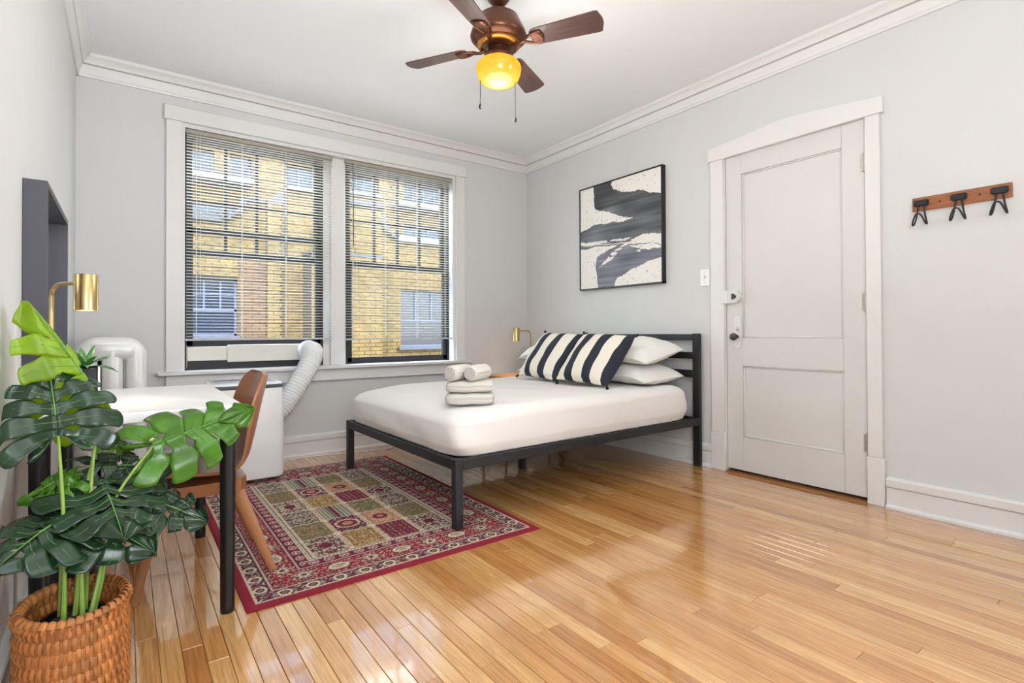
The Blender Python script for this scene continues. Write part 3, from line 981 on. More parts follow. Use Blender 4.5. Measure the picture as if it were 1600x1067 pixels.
def mattress_pt(u, v):
    """closed soft box as a wrapped grid: u around, v from underside centre over the side to the top centre"""
    cx, cy = (mx0 + mx1) / 2, (my0 + my1) / 2
    hx, hy = (mx1 - mx0) / 2, (my1 - my0) / 2
    a = 2 * PI * u
    # even walk around a rectangle with slightly rounded corners
    ca, sa = math.cos(a), math.sin(a)
    n = 16.0
    k = (abs(ca) ** n + abs(sa) ** n) ** (-1 / n)
    ex, ey = ca * k, sa * k
    foot = max(0, -ex) ** 3
    RT_, RI = .075 + .02 * foot, .085 + .05 * foot     # height and inset of the rolled top edge
    corner = (abs(ex) * abs(ey)) ** 6
    if v < .12:
        sc = v / .12; d = .012; z = mz0
    elif v < .55:
        t = (v - .12) / .43
        sc = 1
        d = .012 * max(0, 1 - 3 * t) - .006 * math.sin(t * PI)
        z = mz0 + t * (mz1 - mz0 - RT_)
        d -= .006 * math.sin(u * 150 + 4 * t) * (.15 + .85 * corner) * (.5 + .5 * abs(math.sin(u * 23)))
        d -= .004 * math.sin(u * 41 + 3 * t) * foot * math.sin(t * PI)
        z += .004 * math.sin(u * 90) * (1 - t) * (v > .13)
    elif v < .75:
        t = (v - .55) / .20 * PI / 2
        sc = 1
        d = RI * (1 - math.cos(t)) - .005 * math.sin(u * 150 + 4) * corner * math.cos(t)
        z = mz1 - RT_ + RT_ * math.sin(t)
    else:
        t = (v - .75) / .25
        sc = 1 - t; d = RI * (1 - t); z = mz1
    x, y = ex * (hx * sc - d), ey * (hy * sc - d)
    if z > mz1 - RT_ - .01:
        q = (z - (mz1 - RT_)) / RT_
        s = max(0, (-x / hx - .35)) / .65
        z -= .03 * s * s * q
        z += q * (.0035 * math.sin(x * 7 + 3 * y) * math.sin(y * 6 - x * 2) + .002 * math.sin(x * 17 + y * 9))
    return (cx + x, cy + y, z)


mt = MB().grid(360, 64, mattress_pt, wrapu=True).build('mattress', M['sheet'], None, sharp=180)
mt.location = bed.location; mt.rotation_euler = bed.rotation_euler
tag(mt, 'thick mattress in a plain white sheet on the black bed frame', 'mattress')


def bedpt(x, y, z=0):
    return Matrix.Rotation(math.radians(.9), 4, 'Z') @ Vector((x, y, z)) + bed.location


def pillow_mesh(nm, w_, h_, t_, m, seed=0, pinch=.05, sag=0.0):
    rg = random.Random(seed)
    ph = [rg.random() * 6 for _ in range(6)]
    def fn(side):
        def g(u, v):
            a, c = 2 * u - 1, 2 * v - 1
            e = (max(0, 1 - abs(a) ** 2.6) * max(0, 1 - abs(c) ** 2.6)) ** .48
            x = a * w_ / 2 * (1 - pinch * (1 - abs(c) ** 2) * abs(a) ** 6)
            y = c * h_ / 2 * (1 - pinch * (1 - abs(a) ** 2) * abs(c) ** 6)
            wr = .06 * math.sin(5 * a + ph[0] + 2 * c) * math.sin(4 * c + ph[1]) + .035 * math.sin(11 * a * c + ph[2]) + .02 * math.sin(17 * a + 9 * c + ph[3])
            return (x, y, side * (t_ / 2) * e * (1 + wr) - sag * abs(a) ** 3)
        return g
    b = MB().grid(30, 24, fn(1)).grid(30, 24, fn(-1))
    return b.mesh(nm, m, sharp=180)


def place(me, name, loc, rot, label=None, cat=None, group=None):
    o = bpy.data.objects.new(name, me); COL.objects.link(o)
    o.matrix_world = Matrix.Translation(loc) @ rot
    return tag(o, label, cat, group)


def basis(xa, ya):
    xa = Vector(xa).normalized(); ya = Vector(ya); ya = (ya - xa * ya.dot(xa)).normalized(); za = xa.cross(ya)
    return Matrix(((xa.x, ya.x, za.x, 0), (xa.y, ya.y, za.y, 0), (xa.z, ya.z, za.z, 0), (0, 0, 0, 1)))


GP = 'white bed pillows against the headboard'
p1 = pillow_mesh('pillow', .70, .46, .155, M['pillow'], 1, sag=.042)
p2 = pillow_mesh('pillow', .70, .46, .165, M['pillow'], 2, sag=.05)
for (y, nm) in ((-1.755, 'nearest the door'), (-1.0, 'nearest the bedside lamp')):
    place(p1, 'pillow', (3.375, y + .07, .688), basis((0.01, -1, 0), (1, 0, .05)), 'white pillow lying flat, lower of the two ' + nm, 'pillow', GP)
    place(p2, 'pillow', (3.385, y + .08, .852), basis((0.02, -1, .02), (1, 0, .2)), 'white pillow propped on top, upper of the two ' + nm, 'pillow', GP)

# striped cushions
sm = bpy.data.materials.new('striped_cotton'); sm.use_nodes = True
t = sm.node_tree; N, L = t.nodes.new, t.links.new
tc = N('ShaderNodeTexCoord'); sp = N('ShaderNodeSeparateXYZ'); L(tc.outputs['Object'], sp.inputs[0])
ns = N('ShaderNodeTexNoise'); ns.inputs['Scale'].default_value = 7; L(tc.outputs['Object'], ns.inputs['Vector'])
ma = N('ShaderNodeMath'); ma.operation = 'MULTIPLY_ADD'; ma.inputs[1].default_value = .012; L(ns.outputs['Fac'], ma.inputs[0]); L(sp.outputs['X'], ma.inputs[2])
mb_ = N('ShaderNodeMath'); mb_.operation = 'MULTIPLY_ADD'; mb_.inputs[1].default_value = 1 / .18; mb_.inputs[2].default_value = 10.39; L(ma.outputs[0], mb_.inputs[0])
fr = N('ShaderNodeMath'); fr.operation = 'FRACT'; L(mb_.outputs[0], fr.inputs[0])
rp = N('ShaderNodeValToRGB'); rp.color_ramp.interpolation = 'CONSTANT'
rp.color_ramp.elements[0].color = (*lin((238, 230, 212)), 1)
rp.color_ramp.elements[1].position = .55; rp.color_ramp.elements[1].color = (*lin((40, 44, 56)), 1)
L(fr.outputs[0], rp.inputs['Fac']); L(rp.outputs['Color'], t.nodes['Principled BSDF'].inputs['Base Color'])
t.nodes['Principled BSDF'].inputs['Roughness'].default_value = .9
wv = N('ShaderNodeTexNoise'); wv.inputs['Scale'].default_value = 260; L(tc.outputs['Object'], wv.inputs['Vector'])
bp = N('ShaderNodeBump'); bp.inputs['Strength'].default_value = .35; bp.inputs['Distance'].default_value = .004; L(wv.outputs['Fac'], bp.inputs['Height']); L(bp.outputs['Normal'], t.nodes['Principled BSDF'].inputs['Normal'])
tassel_m = mat('black_tassel', (26, 26, 30), 0.9)
cm1, cm2 = pillow_mesh('striped_cushion', .51, .45, .17, sm, 5, .06), pillow_mesh('striped_cushion', .51, .45, .17, sm, 9, .06)
for me_, (cx, cy, cz), xr, yr, lb in ((cm1, (3.05, -1.165, .80), (-.04, -1, -.03), (.62, .08, .78), 'black and cream striped cushion leaning on pillows, nearest the bedside lamp'),
                                   (cm2, (3.03, -1.682, .797), (.02, -1, -.03), (.66, -.03, .75), 'black and cream striped cushion leaning on pillows, nearest the door')):
    th = thing('striped_cushion', lb, 'cushion', (cx, cy, cz), 'striped cushions on the bed')
    R_ = basis(xr, yr)
    th.rotation_euler = R_.to_euler()
    o = bpy.data.objects.new('cover', me_); COL.objects.link(o); o.parent = th
    for (sx, sy) in ((-1, -1), (-1, 1), (1, -1), (1, 1)):
        q = MB().tube([(sx * .248, sy * .219, 0), (sx * .257, sy * .226, 0), (sx * .266, sy * .235, 0), (sx * .272, sy * .241, 0)], [.004, .009, .008, .011], 8)
        q.build('tassel', tassel_m, th, world=False)

# towels
TX, TY, TZ = 1.825, -1.905, .593
GT = 'white towels stacked on the bed'
def folded(nm, w_, d_, h_, seed):
    rg = random.Random(seed); ph = rg.random() * 6
    def fn(u, v):
        a = 2 * PI * u
        n = 6.0
        ca, sa = math.cos(a), math.sin(a)
        k = (abs(ca) ** n + abs(sa) ** n) ** (-1 / n)
        z = -math.cos(PI * v)
        f = max(0, 1 - abs(z) ** 4) ** (1 / 4)
        fold = 1 - .05 * math.exp(-(z / .12) ** 2) * (1 if ca > -.6 else 0)
        return (ca * k * w_ / 2 * f * fold, sa * k * d_ / 2 * f * fold, h_ / 2 * z + .003 * math.sin(5 * ca + ph) * math.sin(4 * sa))
    return MB().grid(56, 22, fn, wrapu=True)
def towel(nm, mb, loc, rz, label):
    o = mb.build(nm, M['towel'], None, sharp=180)
    o.location = loc; o.rotation_euler = (0, 0, rz)
    return tag(o, label, 'towel', GT)
towel('folded_towel', folded('t', .27, .23, .066, 1), (TX, TY, TZ + .033), math.radians(-36), 'folded white towel lying on the sheet, bottom of the stack')
towel('folded_towel', folded('t', .265, .22, .064, 2), (TX + .003, TY + .004, TZ + .0985), math.radians(-34), 'folded white towel in the middle, under the two rolls')
def roll(seed):
    b = MB()
    r0, ln = .043, .2
    b.lathe([(0, -ln / 2 + .004), (r0 * .5, -ln / 2), (r0 * .9, -ln / 2 + .004), (r0, -ln / 2 + .014), (r0 * 1.02, 0), (r0, ln / 2 - .014), (r0 * .9, ln / 2 - .004), (r0 * .5, ln / 2), (0, ln / 2 - .004)], seg=28)
    for sgn in (-1, 1):   # spiral edge seen on each end
        pts = []
        for k in range(40):
            a = k * .45
            rr = .006 + .032 * k / 39
            pts.append((rr * math.cos(a), rr * math.sin(a), sgn * (ln / 2 + .0005)))
        b.tube(pts, .0028, 5)
    b.tube([(r0 * 1.0, .004, -ln / 2 + .01), (r0 * 1.02, .006, 0), (r0 * 1.0, .004, ln / 2 - .01)], .004, 6)
    b.xf(Matrix.Rotation(PI / 2, 4, 'X'))
    return b
for (dx, dy, lb) in ((-.058, .036, 'rolled white towel on top of the stack, on its window side'), (.026, -.03, 'rolled white towel on top of the stack, on its door side')):
    towel('rolled_towel', roll(1), (TX + .008 + dx, TY + .0 + dy, TZ + .1305 + .044), math.radians(-58), lb)

# ------------------------------------------------------------------ bedside table and the two brass lamps
ns = thing('bedside_table', 'small wooden topped bedside table with black legs behind the bed', 'table', (3.32, -.33, 0))
MB().box(3.06, 3.60, -.52, -.12, .562, .58, b=.003).build('table_top', M['nstand'], ns)
MB().box(3.063, 3.597, -.517, -.503, .545, .5615).box(3.063, 3.597, -.137, -.123, .545, .5615).box(3.063, 3.077, -.517, -.123, .545, .5615).box(3.583, 3.597, -.517, -.123, .545, .5615).build('frame', M['black'], ns)
for (x, y) in ((3.063, -.517), (3.58, -.517), (3.063, -.14), (3.58, -.14)):
    MB().box(x, x + .016, y, y + .016, 0, .545).build('leg', M['black'], ns)
MB().box(3.1, 3.56, -.48, -.16, .18, .196).build('shelf', M['nstand'], ns)
MB().box(3.2, 3.26, -.519, -.5, .545, .5615).build('clip', M['black'], ns)


def lamp(x, y, z, dx, dy, H, label, glow):
    t = thing('brass_lamp', label, 'lamp', (x, y, z))
    d = Vector((dx, dy, 0)); ln = d.length; d.normalize()
    MB().lathe([(0, 0), (.05, 0), (.05, .012), (.046, .016), (.012, .017), (.009, .03), (0, .03)], (x, y, z), 28).build('base', M['brass'], t)
    top = z + H
    pts = [Vector((x, y, z + .02)), Vector((x, y, top - .045))]
    for k in range(1, 7):
        a = k / 6 * PI / 2
        pts.append(Vector((x, y, top - .045)) + Vector((d.x * .045 * (1 - math.cos(a)), d.y * .045 * (1 - math.cos(a)), .045 * math.sin(a))))
    pts.append(Vector((x, y, top)) + d * (ln - .036))
    MB().tube(pts, .0068, 12).build('pole', M['brass'], t)
    c = Vector((x, y, 0)) + d * ln
    sh = MB().lathe([(.0, top + .03), (.034, top + .03), (.0355, top + .028), (.0355, top - .098), (.0335, top - .098), (.0335, top + .024), (0, top + .024)], (c.x, c.y, 0), 32).build('shade', M['brass'], t)
    kn = MB().lathe([(0, 0), (.008, 0), (.009, .006), (.006, .012), (0, .012)], (0, 0, 0), 14)
    kn.xf(Matrix.Translation(c - d * .033 + Vector((0, 0, top))) @ (-d).to_track_quat('Z', 'Y').to_matrix().to_4x4())
    kn.build('joint', M['darksteel'], sh)
    MB().lathe([(0, top - .096), (.016, top - .092), (.026, top - .078), (.028, top - .055), (.018, top - .02), (.012, top), (0, top)], (c.x, c.y, 0), 18).build('bulb', M['bulb'], t)
    l = bpy.data.lights.new('lamp_glow', 'SPOT'); l.energy = glow; l.color = (1, .86, .68); l.spot_size = math.radians(120); l.spot_blend = .8; l.shadow_soft_size = .02
    lo = bpy.data.objects.new('lamp_glow', l); COL.objects.link(lo); lo.location = (c.x - x, c.y - y, top - .1 - z); lo.parent = t
    return t


lamp(3.487, -.35, .58, -.178, .0, .425, 'slim brass lamp on the bedside table behind the striped cushions', 5)
lamp(.047, -1.88, .738, .105, -.135, .435, 'brass desk lamp with cylinder shade, on the white desk beside the mirror', 3)

# ------------------------------------------------------------------ wall art
art = thing('framed_painting', 'abstract black and white brushstroke painting in a thin black frame', 'painting', (W, -1.33, 1.84))
AY0, AY1, AZ0, AZ1 = -1.797, -.858, 1.374, 2.312
fxx = W - .045
ft = .011
b = MB().box(fxx, W - .001, AY0, AY0 + ft, AZ0, AZ1).box(fxx, W - .001, AY1 - ft, AY1, AZ0, AZ1).box(fxx, W - .001, AY0, AY1, AZ0, AZ0 + ft).box(fxx, W - .001, AY0, AY1, AZ1 - ft, AZ1)
b.build('frame', M['black'], art)
n_ = 240
u, v = np.meshgrid(np.linspace(0, 1, n_), np.linspace(0, 1, n_))   # u: left(window side)->right, v: top->bottom


def inside(poly, x, y):
    r = np.zeros(x.shape, bool)
    n = len(poly)
    for i in range(n):
        (x1, y1), (x2, y2) = poly[i], poly[(i + 1) % n]
        if y1 == y2: continue
        c = ((y1 > y) != (y2 > y)) & (x < (x2 - x1) * (y - y1) / (y2 - y1) + x1)
        r ^= c
    return r


wob = lambda s, k, amp: (vnoise(u * k, v * k, s) - .5) * amp
uu = u + wob(1, 9, .03) + wob(2, 30, .010)
vv = v + wob(3, 9, .03) + wob(4, 44, .010)
Pa = [(.2, -.1), (.18, .196), (.2, .238), (.35, .274), (.52, .35), (.69, .40), (.5, .405), (.35, .385), (.197, .372), (.09, .40), (-.1, .44), (-.1, .53), (.01, .535), (.3, .575), (.62, .605), (.70, .575), (.80, .565), (1.1, .59), (1.1, .23), (.98, .23), (.85, .18), (.71, .147), (.45, .085), (.42, .02), (.46, -.1)]
Pb = [(-.1, .567), (.3, .585), (.6, .615), (.9, .665), (1.1, .69), (1.1, .70), (.8, .655), (.5, .615), (.2, .60), (-.1, .605)]
Pc = [(.50, .62), (.23, .708), (.197, .777), (.227, .87), (.227, 1.1), (.46, 1.1), (.47, .96), (.50, .92), (.71, .86), (.85, .81), (1.1, .765), (1.1, .69), (.85, .715), (.68, .655), (.6, .62)]
Pd = [(.245, .80), (.40, .70), (.62, .60), (.66, .605), (.45, .72), (.30, .79)]
Pe = [(.72, .70), (.90, .655), (.92, .665), (.76, .71)]
base = np.ones((n_, n_, 3)) * np.array((238, 232, 224.0))
sp_ = vnoise(u * 60, v * 60, 31)
base[(sp_ > .86)] = (206, 200, 196)
base[vnoise(u * 14, v * 90, 33) > .93] = (216, 196, 186)
shade = 102 + 50 * (vnoise(u * 5, v * 12, 41) - .5) + 34 * (vnoise(u * 3 + 7, v * 50, 42) - .5)
ink = np.stack([shade, shade + 1, shade + 5], -1)
inkb = np.stack([shade + 14, shade + 14, shade + 24], -1)
for P_, ik in ((Pa, ink), (Pb, ink), (Pc, inkb)):
    m_ = inside(P_, uu, vv); base[m_] = ik[m_]
drk = inside(Pa, uu, vv) & (v < .24); base[drk] *= .72
for P_ in (Pd, Pe):
    m_ = inside(P_, uu, vv) & (vnoise(u * 20, v * 70, 50) > .25); base[m_] = (238, 232, 224)
m_ = inside(Pa, uu, vv) & (np.abs(v - (.545 + .05 * u)) < .012) & (vnoise(u * 16, v * 80, 51) > .5); base[m_] = (226, 222, 218)


def art_pos(u, v):
    o = wl(art)
    y = (AY1 - ft) + u * (AY0 + ft - AY1 + ft)
    z = (AZ1 - ft) + v * (AZ0 + ft - AZ1 + ft)
    return np.stack([np.full(u.shape, fxx + .006 - o.x), y - o.y, z - o.z], -1)


me = printed_grid('canvas', n_, n_, art_pos, np.clip(base, 0, 255), attr_mat('painted_canvas', .7, .25, 120, 0))
o = bpy.data.objects.new('canvas', me); COL.objects.link(o); o.parent = art
MB().box(fxx + .008, W - .002, AY0 + ft, AY1 - ft, AZ0 + ft, AZ1 - ft).build('backing_board', M['cream'], art)

# light switch
sw = thing('light_switch', 'white wall light switch left of the door casing', 'switch', (W, -2.144, 1.387))
MB().box(W - .008, W - .0005, -2.183, -2.105, 1.324, 1.45, b=.004).build('cover_plate', M['switch'], sw)
MB().box(W - .018, W - .007, -2.149, -2.139, 1.38, 1.402, b=.003).build('toggle', M['cream'], sw)
for z in (1.35, 1.424): MB().lathe([(0, 0), (.004, 0), (.003, .0015), (0, .002)], (W - .008, -2.144, z), 10, R=Matrix.Rotation(-PI / 2, 3, 'Y')).build('screw', M['steel'], sw)

# coat rack
rk = thing('coat_rack', 'brown wooden wall rack with three black wire hooks, right of the door', 'coat rack', (W, -3.62, 1.667))
MB().box(W - .018, W - .0005, -3.819, -3.421, 1.631, 1.703, b=.002).build('board', M['rack'], rk)
for y in (-3.462, -3.62, -3.776):
    h = MB().box(W - .034, W - .018, y - .033, y + .033, 1.654, 1.688, b=.006).build('hook_bracket', M['iron'], rk)
    for s in (-1, 1): MB().lathe([(0, 0), (.006, .0), (.005, .003), (0, .004)], (W - .034, y + s * .022, 1.671), 10, R=Matrix.Rotation(-PI / 2, 3, 'Y')).build('bolt', M['iron'], h)
    pts = [(W - .026, y + .012, 1.655), (W - .028, y + .019, 1.60), (W - .034, y + .027, 1.562), (W - .05, y + .03, 1.552), (W - .066, y + .026, 1.565), (W - .075, y + .012, 1.60), (W - .077, y, 1.607), (W - .075, y - .012, 1.60), (W - .066, y - .026, 1.565), (W - .05, y - .03, 1.552), (W - .034, y - .027, 1.562), (W - .028, y - .019, 1.60), (W - .026, y - .012, 1.655)]
    MB().tube([tuple(p) for p in cat_rom(pts, 48)], .0042, 8).build('wire_hook', M['iron'], rk)
for y in (-3.54, -3.70): MB().lathe([(0, 0), (.005, 0), (.004, .002), (0, .003)], (W - .018, y, 1.667), 10, R=Matrix.Rotation(-PI / 2, 3, 'Y')).build('screw', M['iron'], rk)

# ------------------------------------------------------------------ ceiling fan
FX, FY = 1.858, -2.15
fan = thing('ceiling_fan', 'bronze ceiling fan with four walnut blades and a glowing amber globe', 'ceiling fan', (FX, FY, CEIL))
MB().lathe([(0, CEIL), (.07, CEIL), (.07, CEIL - .02), (.06, CEIL - .06), (.035, CEIL - .09), (.02, CEIL - .098), (0, CEIL - .098)], (FX, FY, 0), 28).build('canopy', M['fanmetal'], fan)
MB().lathe([(0, CEIL - .09), (.013, CEIL - .09), (.013, 2.70), (.024, 2.695), (.03, 2.68), (0, 2.68)], (FX, FY, 0), 18).build('down_rod', M['fanmetal'], fan)
mh = MB().lathe([(0, 2.69), (.035, 2.688), (.06, 2.675), (.09, 2.668), (.108, 2.655), (.112, 2.64), (.118, 2.634), (.128, 2.61), (.142, 2.585), (.15, 2.56), (.148, 2.548), (.14, 2.54), (.125, 2.528), (.11, 2.522), (.1, 2.505), (.075, 2.498), (.062, 2.49), (0, 2.49)], (FX, FY, 0), 40).build('motor_housing', M['fanmetal'], fan)
MB().lathe([(.1, 2.525), (.113, 2.522), (.116, 2.512), (.108, 2.503), (.096, 2.5)], (FX, FY, 0), 40, closed=True).build('brass_ring', M['bladetop'], mh)
MB().lathe([(0, 2.495), (.055, 2.495), (.06, 2.47), (.075, 2.46), (.082, 2.445), (.08, 2.428), (.07, 2.42), (0, 2.42)], (FX, FY, 0), 30).build('switch_housing', M['fanmetal'], fan)
gm = bpy.data.materials.new('amber_globe'); gm.use_nodes = True
t = gm.node_tree; N, L = t.nodes.new, t.links.new
t.nodes.remove(t.nodes['Principled BSDF'])
em = N('ShaderNodeEmission'); em.inputs['Strength'].default_value = 1.0
tc = N('ShaderNodeTexCoord'); vd = N('ShaderNodeVectorMath'); vd.operation = 'DISTANCE'
vd.inputs[1].default_value = (0, 0, 2.345 - CEIL)
L(tc.outputs['Object'], vd.inputs[0])
rp = N('ShaderNodeValToRGB')
e = rp.color_ramp.elements
e[0].position, e[0].color = .036, (1.6, 1.35, .75, 1)
e[1].position, e[1].color = .118, (.95, .43, .02, 1)
x_ = e.new(.075); x_.color = (1.15, .72, .12, 1)
L(vd.outputs['Value'], rp.inputs['Fac']); L(rp.outputs['Color'], em.inputs['Color'])
df = N('ShaderNodeBsdfGlossy'); df.inputs['Roughness'].default_value = .15; df.inputs['Color'].default_value = (1, .9, .7, 1)
m2 = N('ShaderNodeMixShader'); m2.inputs['Fac'].default_value = .06
L(em.outputs[0], m2.inputs[1]); L(df.outputs[0], m2.inputs[2]); L(m2.outputs[0], t.nodes['Material Output'].inputs['Surface'])
gl = MB().lathe([(.086, 2.43), (.106, 2.418), (.118, 2.40), (.12, 2.385), (.116, 2.36), (.106, 2.335), (.088, 2.317), (.06, 2.306), (.0, 2.303)], (FX, FY, 0), 36).build('globe', gm, fan)
l = bpy.data.lights.new('globe_light', 'POINT'); l.energy = 15; l.color = (1, .965, .92); l.shadow_soft_size = .27
lo = bpy.data.objects.new('globe_light', l); COL.objects.link(lo); lo.parent = fan; lo.location = (0, 0, 2.2 - CEIL)


def blade_parts():
    """blade along +X in local space of the fan"""
    zb = 2.512 - CEIL
    n = 26
    up_, lo_ = [], []
    def hw(s):
        w0 = .052 + .016 * s
        if s < .08: w0 *= .72 + .28 * math.sin(s / .08 * PI / 2)
        if s > .93: w0 *= math.sqrt(max(0, 1 - ((s - .93) / .07) ** 2)) * .75 + .25
        return w0
    b = MB()
    r0, r1 = .185, .562
    T = .007
    vs, fs = [], []
    S_ = [k / (n - 1) for k in range(n)]
    for s in S_:
        x = r0 + (r1 - r0) * s
        for (yy, zz) in ((-hw(s), 0), (hw(s), 0), (hw(s), T), (-hw(s), T)):
            vs.append((x, yy, zz))
    for k in range(n - 1):
        for a in range(4):
            c = (a + 1) % 4
            fs.append((4 * k + a, 4 * k + c, 4 * k + 4 + c, 4 * k + 4 + a))
    fs.append((0, 1, 2, 3)); fs.append((4 * n - 4, 4 * n - 3, 4 * n - 2, 4 * n - 1))
    b.add(vs, fs)
    tilt = Matrix.Translation((0, 0, zb)) @ Matrix.Rotation(math.radians(-13), 4, 'X')
    b.xf(tilt)
    br = MB()
    # iron: neck and a leaf shaped holder with an open eye
    br.tube([(.07, 0, 2.503 - CEIL), (.11, 0, 2.494 - CEIL), (.15, 0, 2.503 - CEIL)], [.014, .011, .013], 10, flat=.6)
    lp = []
    for k in range(25):
        a = 2 * PI * k / 24
        lp.append((.195 + .052 * math.cos(a), .047 * math.sin(a) * (.65 + .35 * math.cos(a - .0)), -.006))
    k0 = MB().tube(lp, .0075, 8, caps=False).box(.19, .245, -.04, .04, -.009, -.001, b=.003)
    k0.xf(tilt)
    br.add(k0.v, k0.f)
    return b, br


bb_, br_ = blade_parts()
bme = bb_.mesh('blade', M['blade'], sharp=30)
brme = br_.mesh('blade_iron', M['fanmetal'])
for k in range(4):
    a = math.radians(30.5 + 90 * k)
    o = bpy.data.objects.new('blade', bme); COL.objects.link(o); o.parent = fan; o.rotation_euler = (0, 0, a)
    q = bpy.data.objects.new('blade_iron', brme); COL.objects.link(q); q.parent = o
for (px, py, z1) in ((1.779, -2.092, 2.20), (1.928, -2.201, 2.13)):
    ch = MB().tube([(px, py, 2.44), (px, py, z1)], .0018, 6).tube([(px + (FX - px) * .25, py + (FY - py) * .25, 2.445), (px, py, 2.44)], .003, 6).build('pull_chain', M['blackpot'], fan)
    MB().lathe([(0, z1 + .006), (.004, z1 + .003), (.008, z1 - .008), (.0085, z1 - .016), (.006, z1 - .024), (0, z1 - .026)], (px, py, 0), 12).build('pull_knob', M['blackpot'], ch)
# ------------------------------------------------------------------ venetian blinds
slat_prof = [(-.0125, -.0004), (-.006, .0009), (0, .0014), (.006, .0009), (.0125, -.0004)]


def blind(name, x0, x1, zb, label, wand_x, wand_len):
    y = .03
    t = thing(name, label, 'blind', ((x0 + x1) / 2, y, 2.47), 'venetian blinds')
    MB().box(x0 + .002, x1 - .002, y - .014, y + .014, 2.445, 2.474, b=.002).build('headrail', mat('taupe_headrail', (168, 160, 144), .5), t)
    sm_ = MB()
    n = len(slat_prof)
    vs = []
    for x in (x0 + .006, x1 - .006):
        for (yy, zz) in slat_prof: vs.append((x, yy, zz))
        for (yy, zz) in slat_prof[::-1]: vs.append((x, yy, zz - .0011))
    k = 2 * n
    fs = [(a, (a + 1) % k, k + (a + 1) % k, k + a) for a in range(k)] + [tuple(range(k))[::-1], tuple(range(k, 2 * k))]
    sm_.add(vs, fs)
    cx = (x0 + x1) / 2
    sm_.v = [(a - cx, b_, c) for a, b_, c in sm_.v]
    me = sm_.mesh('slat', M['slat'])
    z = 2.437
    i = 0
    while z > zb + .016:
        o = bpy.data.objects.new('slat', me); COL.objects.link(o); o.parent = t
        o.location = (0, 0, z - 2.47); o.rotation_euler = (math.radians(-5), 0, 0)
        z -= .0228 if i > 2 else .0175
        i += 1
    MB().box(x0, x1, y - .013, y + .013, zb - .014, zb, b=.003).build('bottom_rail', M['bluegrey'], t)
    for q in (.055, .12, .5, .88, .945) if False else (.065, .35, .65, .935):
        x = x0 + (x1 - x0) * q
        cb = MB()
        for yy in (y - .0135, y + .0135): cb.box(x - .001, x + .001, yy - .0006, yy + .0006, zb, 2.45)
        cb.box(x - .0007, x + .0007, y - .0007, y + .0007, zb, 2.45).build('ladder_cord', M['cord'], t)
    if wand_x:
        MB().tube([(wand_x, y - .022, 2.45), (wand_x + .004, y - .024, 2.45 - wand_len)], .0035, 6).build('tilt_wand', M['blackcord'] if wand_len > .5 else M['cord'], t)
    MB().tube([(x0 + .09, y - .02, 2.45), (x0 + .092, y - .021, 1.25)], .0014, 5).build('pull_cord', M['cord'], t)


blind('window_blind', .612, 1.668, .953, 'cream slatted blind in the left window, lowered above the vent panel', None, 0)
blind('window_blind', 1.775, 2.812, .943, 'cream slatted blind in the right window, beside the wall corner', 1.835, .72)

# ------------------------------------------------------------------ vent panel for the air conditioner in the left window
vp = thing('window_vent_panel', 'white sliding vent panel in dark frame under the raised left sash', 'vent panel', (1.1, .075, .735))
MB().box(.628, .93, .066, .078, .79, .893, b=.002).build('sliding_insert', M['cream'], vp)
pm = MB().box(.885, 1.565, .052, .066, .775, .905, b=.003).build('outer_panel', M['cream'], vp)
for z in (.79, .89): MB().lathe([(0, 0), (.004, 0), (.004, .002), (0, .002)], (.955, .052, z), 8, R=Matrix.Rotation(PI / 2, 3, 'X')).build('rivet', M['steel'], pm)
MB().box(.628, 1.575, .07, .094, .737, .79).box(.628, 1.575, .078, .094, .79, .90).build('dark_filler', M['sash'], vp)

# ------------------------------------------------------------------ portable air conditioner with its exhaust hose
ac = thing('portable_air_conditioner', 'white portable air conditioner with ribbed hose, below the left window', 'air conditioner', (.912, -.47, 0))
ax0, ax1, ay0, ay1 = .69, 1.134, -.655, -.30


def rrect(x0, x1, y0, y1, rf, rb_, n=7):
    pts = []
    for (cx, cy, r, a0) in ((x1 - rb_, y1 - rb_, rb_, 0), (x0 + rb_, y1 - rb_, rb_, 90), (x0 + rf, y0 + rf, rf, 180), (x1 - rf, y0 + rf, rf, 270)):
        for k in range(n):
            a = math.radians(a0 + 90 * k / (n - 1))
            pts.append((cx + r * math.cos(a), cy + r * math.sin(a)))
    return pts


def stack(levels, rf=.05, rb_=.025):
    """levels: (inset, z)"""
    b = MB()
    vs, n = [], None
    for ins, z in levels:
        p = rrect(ax0 + ins, ax1 - ins, ay0 + ins, ay1 - ins, max(.008, rf - ins * .5), max(.008, rb_ - ins * .5))
        n = len(p)
        vs += [(x, y, z) for x, y in p]
    fs = [(l * n + k, l * n + (k + 1) % n, (l + 1) * n + (k + 1) % n, (l + 1) * n + k) for l in range(len(levels) - 1) for k in range(n)]
    fs += [tuple(range(n))[::-1], tuple((len(levels) - 1) * n + k for k in range(n))]
    return b.add(vs, fs)


